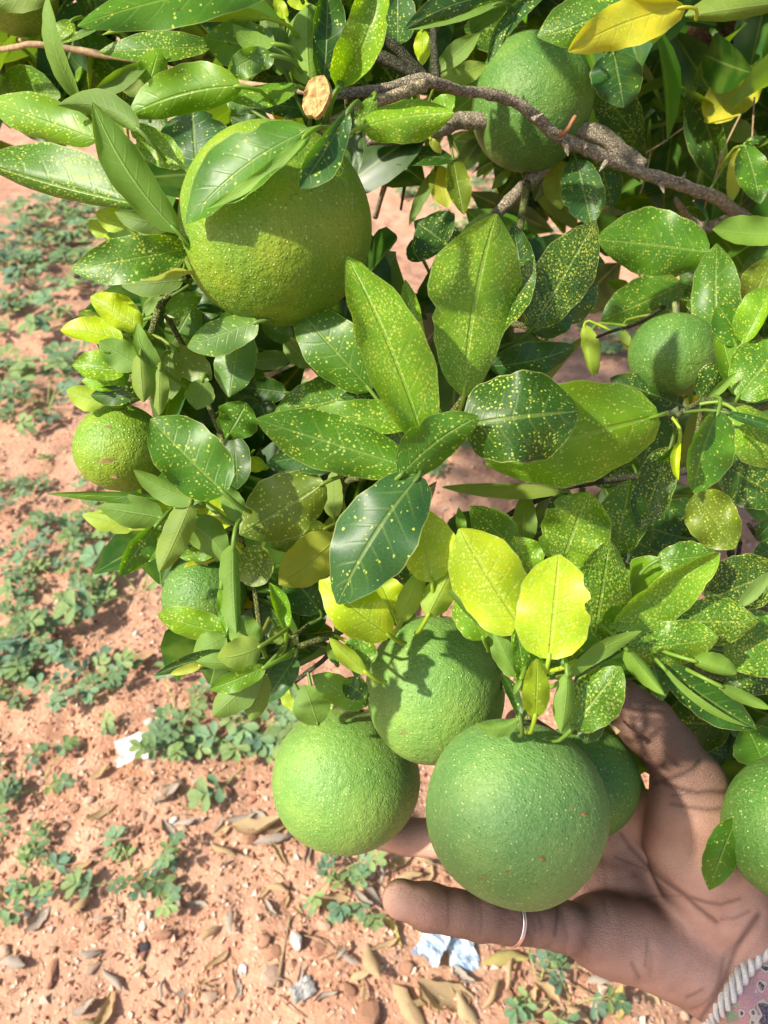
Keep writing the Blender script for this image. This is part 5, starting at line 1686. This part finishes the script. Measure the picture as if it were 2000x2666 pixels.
def stone(x, y, wpx, kind, k, label=None):
    """x, y, width in display pixels"""
    r = random.Random(k)
    p = gpt(x * DS, y * DS)
    d = (p - CAM).dot(FW)
    s = wpx * DS * d / FPX / 2
    o = link("stone", r.choice(ROCKS[kind]))
    o.location = p + Vector((0, 0, s * .24)); o.scale = (s, s, s); o.rotation_euler = (r.uniform(-.3, .3), r.uniform(-.3, .3), r.uniform(0, 6.28))
    w = near_what(x, y)
    tag(o, label or ST_LAB[kind] + " near " + w, "stone", None if label else kind + " stones near " + w)


for i, (x, y, w, k, lb) in enumerate([(112, 2105, 50, 'red', "flat purplish brown stone with a square end on the soil"), (200, 2090, 38, 'buff', "wedge shaped orange buff stone beside the flat brown one"), (585, 2105, 62, 'buff', "broad rounded pinkish stone lying under a straight twig"),
                                     (640, 2035, 50, 'white', "lumpy chalky white stone beside the straight twig"), (348, 2020, 40, 'red', "square orange stone below a small white pebble"), (322, 1977, 22, 'white', "round white pebble above the square orange stone"),
                                     (313, 2045, 28, 'dark', "blackish lump of charcoal beside the square orange stone"), (352, 1712, 30, 'buff', "round buff stone below the white plastic scrap"), (8, 2060, 40, 'buff', None), (700, 2000, 32, 'buff', None), (690, 2050, 34, 'red', None),
                                     (595, 2055, 30, 'red', None), (525, 2095, 22, 'white', None), (795, 2190, 60, 'red', None), (430, 1600, 30, 'buff', None), (395, 1440, 34, 'buff', None), (360, 1385, 30, 'buff', None), (60, 1975, 20, 'white', None), (395, 1795, 24, 'buff', None), (195, 1730, 30, 'buff', None), (880, 2090, 30, 'red', None),
                                     (905, 2120, 26, 'red', None), (490, 1715, 26, 'buff', None), (540, 1810, 40, 'red', None), (130, 1280, 14, 'red', None), (120, 655, 14, 'red', None), (1410, 2100, 22, 'red', None), (1360, 2085, 22, 'red', None), (1120, 2030, 30, 'red', None), (990, 2030, 26, 'red', None)]):
    stone(x, y, w, k, i + 500, lb)
r_ = random.Random(77)
for i in range(250):
    y = 2230 - (r_.random() ** .8) * 1150
    x = r_.uniform(-20, 1500 if y > 1990 else 640)
    w = max(8, abs(r_.gauss(0, 13)) + 7) * (.45 + .55 * (y - 900) / 1300)
    stone(x, y, w, r_.choice(('red', 'red', 'red', 'buff', 'buff', 'white') if r_.random() < .5 else ('red', 'buff')), i)


def gravel():
    """loose grit, too fine to count"""
    r = np.random.default_rng(5)
    n = 15000
    # even on the picture: dense near, sparse far
    V0 = np.array([(1, 0, 0), (-.6, .8, .1), (-.7, -.7, 0), (0, 0, .75), (.2, .1, -.5)])
    F0 = np.array([(0, 1, 3), (1, 2, 3), (2, 0, 3), (1, 0, 4), (2, 1, 4), (0, 2, 4)])
    ux = r.uniform(-40, 2040, n); uy = 2720 - r.random(n) ** .75 * 1900
    V, F, C = [], [], []
    cols = np.array([(.48, .27, .18), (.58, .38, .28), (.40, .20, .13), (.66, .50, .40), (.54, .31, .20), (.28, .14, .09)])
    for i in range(n):
        p = G(ux[i], uy[i])
        z = float(height(p.x, p.y))
        s = abs(r.normal(0, .0027)) + .0014
        Q, _ = np.linalg.qr(r.normal(size=(3, 3)))
        v = (V0 * s * r.uniform(.7, 1.3, (5, 1))) @ Q.T + np.array((p.x, p.y, z + s * .25))
        V.append(v); F.append(F0 + 5 * i)
        C.append(np.repeat(np.concatenate([cols[r.integers(0, 6)] * r.uniform(.8, 1.15), [1]])[None], 5, 0))
    me = mesh_from("gravel", np.concatenate(V), np.concatenate(F).tolist(), False)
    setcol(me, np.concatenate(C))
    g = link("gravel", me, None, mat_vcol("grit", .95, 400))
    tag(g, "loose reddish grit scattered over the soil", "gravel", None, 'stuff')


gravel()


def dry_mesh(seedv, L, W, curl, roll):
    r = random.Random(seedv)
    V, F = [], []
    nu, nv = 9, 3
    ej = [[r.uniform(.72, 1.12) for _ in range(nu + 1)] for _ in range(2)]
    tw = r.uniform(-1.2, 1.2)
    for i in range(nu + 1):
        t = i / nu
        f = math.sin(math.pi * (.02 + .96 * t)) ** .8
        for j in range(-nv, nv + 1):
            s = j / nv
            a = s * roll
            x = W / 2 * f * (math.sin(a) / max(roll, .01)) * (1 if j == 0 else 1 + (ej[0 if j < 0 else 1][i] - 1) * abs(s))
            z = W / 2 * f * (1 - math.cos(a)) / max(roll, .01) + curl * L * (t - .5) ** 2 + .04 * W * r.uniform(-1, 1)
            ct, st_ = math.cos(tw * (t - .5)), math.sin(tw * (t - .5))
            V.append((x * ct - z * st_ + .06 * math.sin(5 * t + seedv), (t - .5) * L, z * ct + x * st_))
    w = 2 * nv + 1
    for i in range(nu):
        for j in range(w - 1):
            a = i * w + j
            F.append((a, a + 1, a + w + 1, a + w))
    return mesh_from("dry_leaf", V, F)


DRY = [dry_mesh(k, 1.0, random.Random(k).uniform(.26, .58), random.Random(k + 3).uniform(.1, 1.1), random.Random(k + 7).uniform(.4, 2.6)) for k in range(8)]
DRYM = []
for me in DRY:
    row = []
    for m_ in M_DRY:
        c = me.copy(); c.materials.append(m_); row.append(c)
    DRYM.append(row)
DL = ["curled tan dead leaf", "weathered grey dead leaf", "fallen yellow leaf"]


def dry_leaf(x, y, lpx, ang, mi, k, label=None):
    r = random.Random(k)
    p = gpt(x * DS, y * DS)
    d = (p - CAM).dot(FW)
    s = lpx * DS * d / FPX * 1.05
    o = link("dry_leaf", DRYM[k % 8][mi])
    o.location = p + Vector((0, 0, .004)); o.scale = (s, s, s)
    o.rotation_euler = (r.uniform(-.35, .35), r.uniform(-.5, .5) + (math.pi if r.random() < .3 else 0), math.radians(90 - ang) * -1 + math.pi / 2 * 0 + r.uniform(-.1, .1))
    if o.rotation_euler[1] > 2: o.location.z += .01
    w = near_what(x, y)
    tag(o, label or DL[mi] + " near " + w, "dead leaf", None if label else ("tan", "grey", "yellow")[mi] + " dead leaves near " + w)


rl = random.Random(31)
scatter = []
for _ in range(46):
    yy = rl.uniform(1780, 2215); xx = rl.uniform(0, 1450 if yy > 2060 else 820)
    scatter.append((xx, yy, rl.uniform(22, 60), rl.uniform(-90, 90), rl.choice((0, 0, 1, 1, 0))))
for i, q in enumerate(scatter + [(218, 1672, 44, 20, 0), (222, 1760, 60, 20, 0), (362, 1720, 62, 40, 1), (400, 1782, 54, 5, 1), (375, 1820, 40, 80, 1), (480, 1838, 70, -30, 0), (475, 1785, 40, 60, 1), (520, 1770, 60, 10, 1), (560, 1790, 110, -10, 0), (585, 1822, 70, 30, 1), (480, 1800, 40, 20, 0),
                       (500, 1995, 64, -75, 1), (375, 1955, 50, -30, 1), (262, 1975, 40, -60, 1), (245, 2120, 70, -50, 1), (228, 2190, 80, 75, 0), (185, 2180, 50, 20, 1), (400, 2145, 40, 10, 1), (85, 1990, 60, 50, 1), (510, 2120, 50, -70, 1),
                       (805, 2075, 80, -80, 0), (850, 2010, 70, -60, 2), (830, 2040, 60, 30, 0), (1090, 2070, 100, 10, 2), (1330, 2175, 80, 45, 2), (880, 2180, 120, -40, 0), (960, 2150, 130, -15, 0), (920, 2165, 80, 10, 0), (1010, 2190, 80, -60, 0), (1060, 2150, 70, 50, 0), (1100, 2110, 60, 70, 0),
                       (1250, 2195, 60, -30, 0), (1200, 2090, 50, 60, 1), (780, 2110, 60, 40, 0), (720, 1950, 80, -10, 0), (760, 1985, 70, -30, 0), (860, 1870, 60, 40, 0), (910, 1860, 60, -30, 0), (830, 1890, 50, 70, 1), (880, 1900, 60, 10, 0), (930, 1890, 40, 60, 0), (800, 1930, 60, -60, 1), (300, 1430, 60, 25, 0), (415, 1750, 40, 10, 0),
                       (640, 1800, 60, 60, 1), (600, 1850, 60, -40, 0), (1140, 2180, 90, 20, 0), (1000, 2110, 60, -40, 1), (1290, 2120, 50, 10, 1), (1050, 2030, 60, 20, 1), (560, 1760, 40, -30, 1), (1400, 2150, 60, -50, 0), (1180, 2140, 60, -20, 0), (740, 2060, 40, 40, 1), (650, 2110, 46, -80, 1)]):
    dry_leaf(*q, i)


def stick(x0, y0, x1, y1, r, k, label=None, bow=.0):
    a = gpt(x0 * DS, y0 * DS) + Vector((0, 0, r + .003)); b = gpt(x1 * DS, y1 * DS) + Vector((0, 0, r + .003))
    m1 = a.lerp(b, .35) + Vector((bow, bow * .5, .003)); m2 = a.lerp(b, .7) + Vector((bow * .8, bow * .4, .002))
    v, f = tube([p - a for p in (a, m1, m2, b)], [r, r * .95, r * .85, r * .7], 6, .12, k, 4)
    o = link("fallen_twig", mesh_from("fallen_twig", v, f), None, M_DRYTWIG)
    o.location = a
    w = near_what(x1, y1)
    tag(o, label or "thin dry stalk on the soil near " + w, "twig", None if label else "dry stalks near " + w)


for i, q in enumerate([(600, 2135, 628, 1980, .0022, "straight grey brown twig lying across the broad pinkish stone"), (415, 1705, 435, 1680, .001, None), (435, 1675, 480, 1700, .001, None), (550, 1805, 630, 1760, .0022, "thicker dead twig beside the hanging orange's shadow"), (480, 1835, 560, 1860, .001, None),
                       (165, 1950, 190, 2020, .0007, None), (190, 2020, 240, 1985, .0007, None), (650, 2020, 730, 2060, .0009, None), (690, 2075, 745, 2050, .0009, None), (720, 1895, 770, 1900, .001, None), (235, 1770, 260, 1700, .0007, None), (75, 2140, 80, 2070, .0008, None),
                       (390, 2210, 395, 2150, .0012, None), (450, 2200, 490, 2160, .001, None), (220, 1860, 260, 1820, .0007, None), (280, 1290, 350, 1240, .0009, None), (600, 2150, 660, 2200, .0012, None), (770, 2090, 800, 2200, .001, None), (870, 1830, 930, 1870, .001, None), (1150, 2100, 1300, 2160, .0012, None)]):
    stick(q[0], q[1], q[2], q[3], q[4], i, q[5], .004 * math.sin(i * 3))


for i in range(44):
    yy = rl.uniform(1650, 2215); xx = rl.uniform(0, 1400 if yy > 2060 else 780); aa = rl.uniform(0, 6.28); ll = rl.uniform(18, 60)
    stick(xx, yy, xx + math.cos(aa) * ll, yy + math.sin(aa) * ll, rl.uniform(.0005, .0012), 100 + i, None, rl.uniform(-.005, .005))


def scrap(x, y, wpx, mat, label, k):
    """crumpled piece of thin plastic"""
    r = random.Random(k)
    p = gpt(x * DS, y * DS)
    d = (p - CAM).dot(FW); s = wpx * DS * d / FPX
    n = 11
    V, F = [], []
    hh = [[0] * n for _ in range(n)]
    cr = [(r.uniform(0, 6.28), r.uniform(3, 9), r.uniform(0, 6.28)) for _ in range(6)]
    for i in range(n):
        for j in range(n):
            u, v = i / (n - 1) - .5, j / (n - 1) - .5
            h = sum(abs(math.sin((u * math.cos(a) + v * math.sin(a)) * f + ph)) for a, f, ph in cr) / 6
            ed = 1 + .07 * math.sin(5 * math.atan2(v, u) + k) + .05 * r.uniform(-1, 1)
            V.append((u * s * ed, v * s * .75 * ed, h * s * .32 - s * .06 + r.uniform(-.02, .02) * s))
    for i in range(n - 1):
        for j in range(n - 1):
            a = i * n + j
            F.append((a, a + 1, a + n + 1, a + n))
    o = link("plastic_scrap", mesh_from("plastic_scrap", V, F, False), None, mat)
    o.location = p + Vector((0, 0, .004)); o.rotation_euler = (0, 0, r.uniform(0, 3))
    tag(o, label, "litter")


scrap(300, 1622, 84, M_PLASTIC[0], "crumpled white plastic scrap beside a groundnut plant", 1)
scrap(935, 2040, 78, M_PLASTIC[1], "crumpled pale blue plastic scrap below the little finger", 2)
scrap(1000, 2072, 80, M_PLASTIC[1], "crumpled white and blue plastic wrapper next to fallen leaves", 5)
scrap(655, 2140, 50, mat_plain("grey_plastic", (.22, .21, .20), (.40, .39, .38), 120, .5), "small crumpled grey wrapper below the chalky white stone", 8)
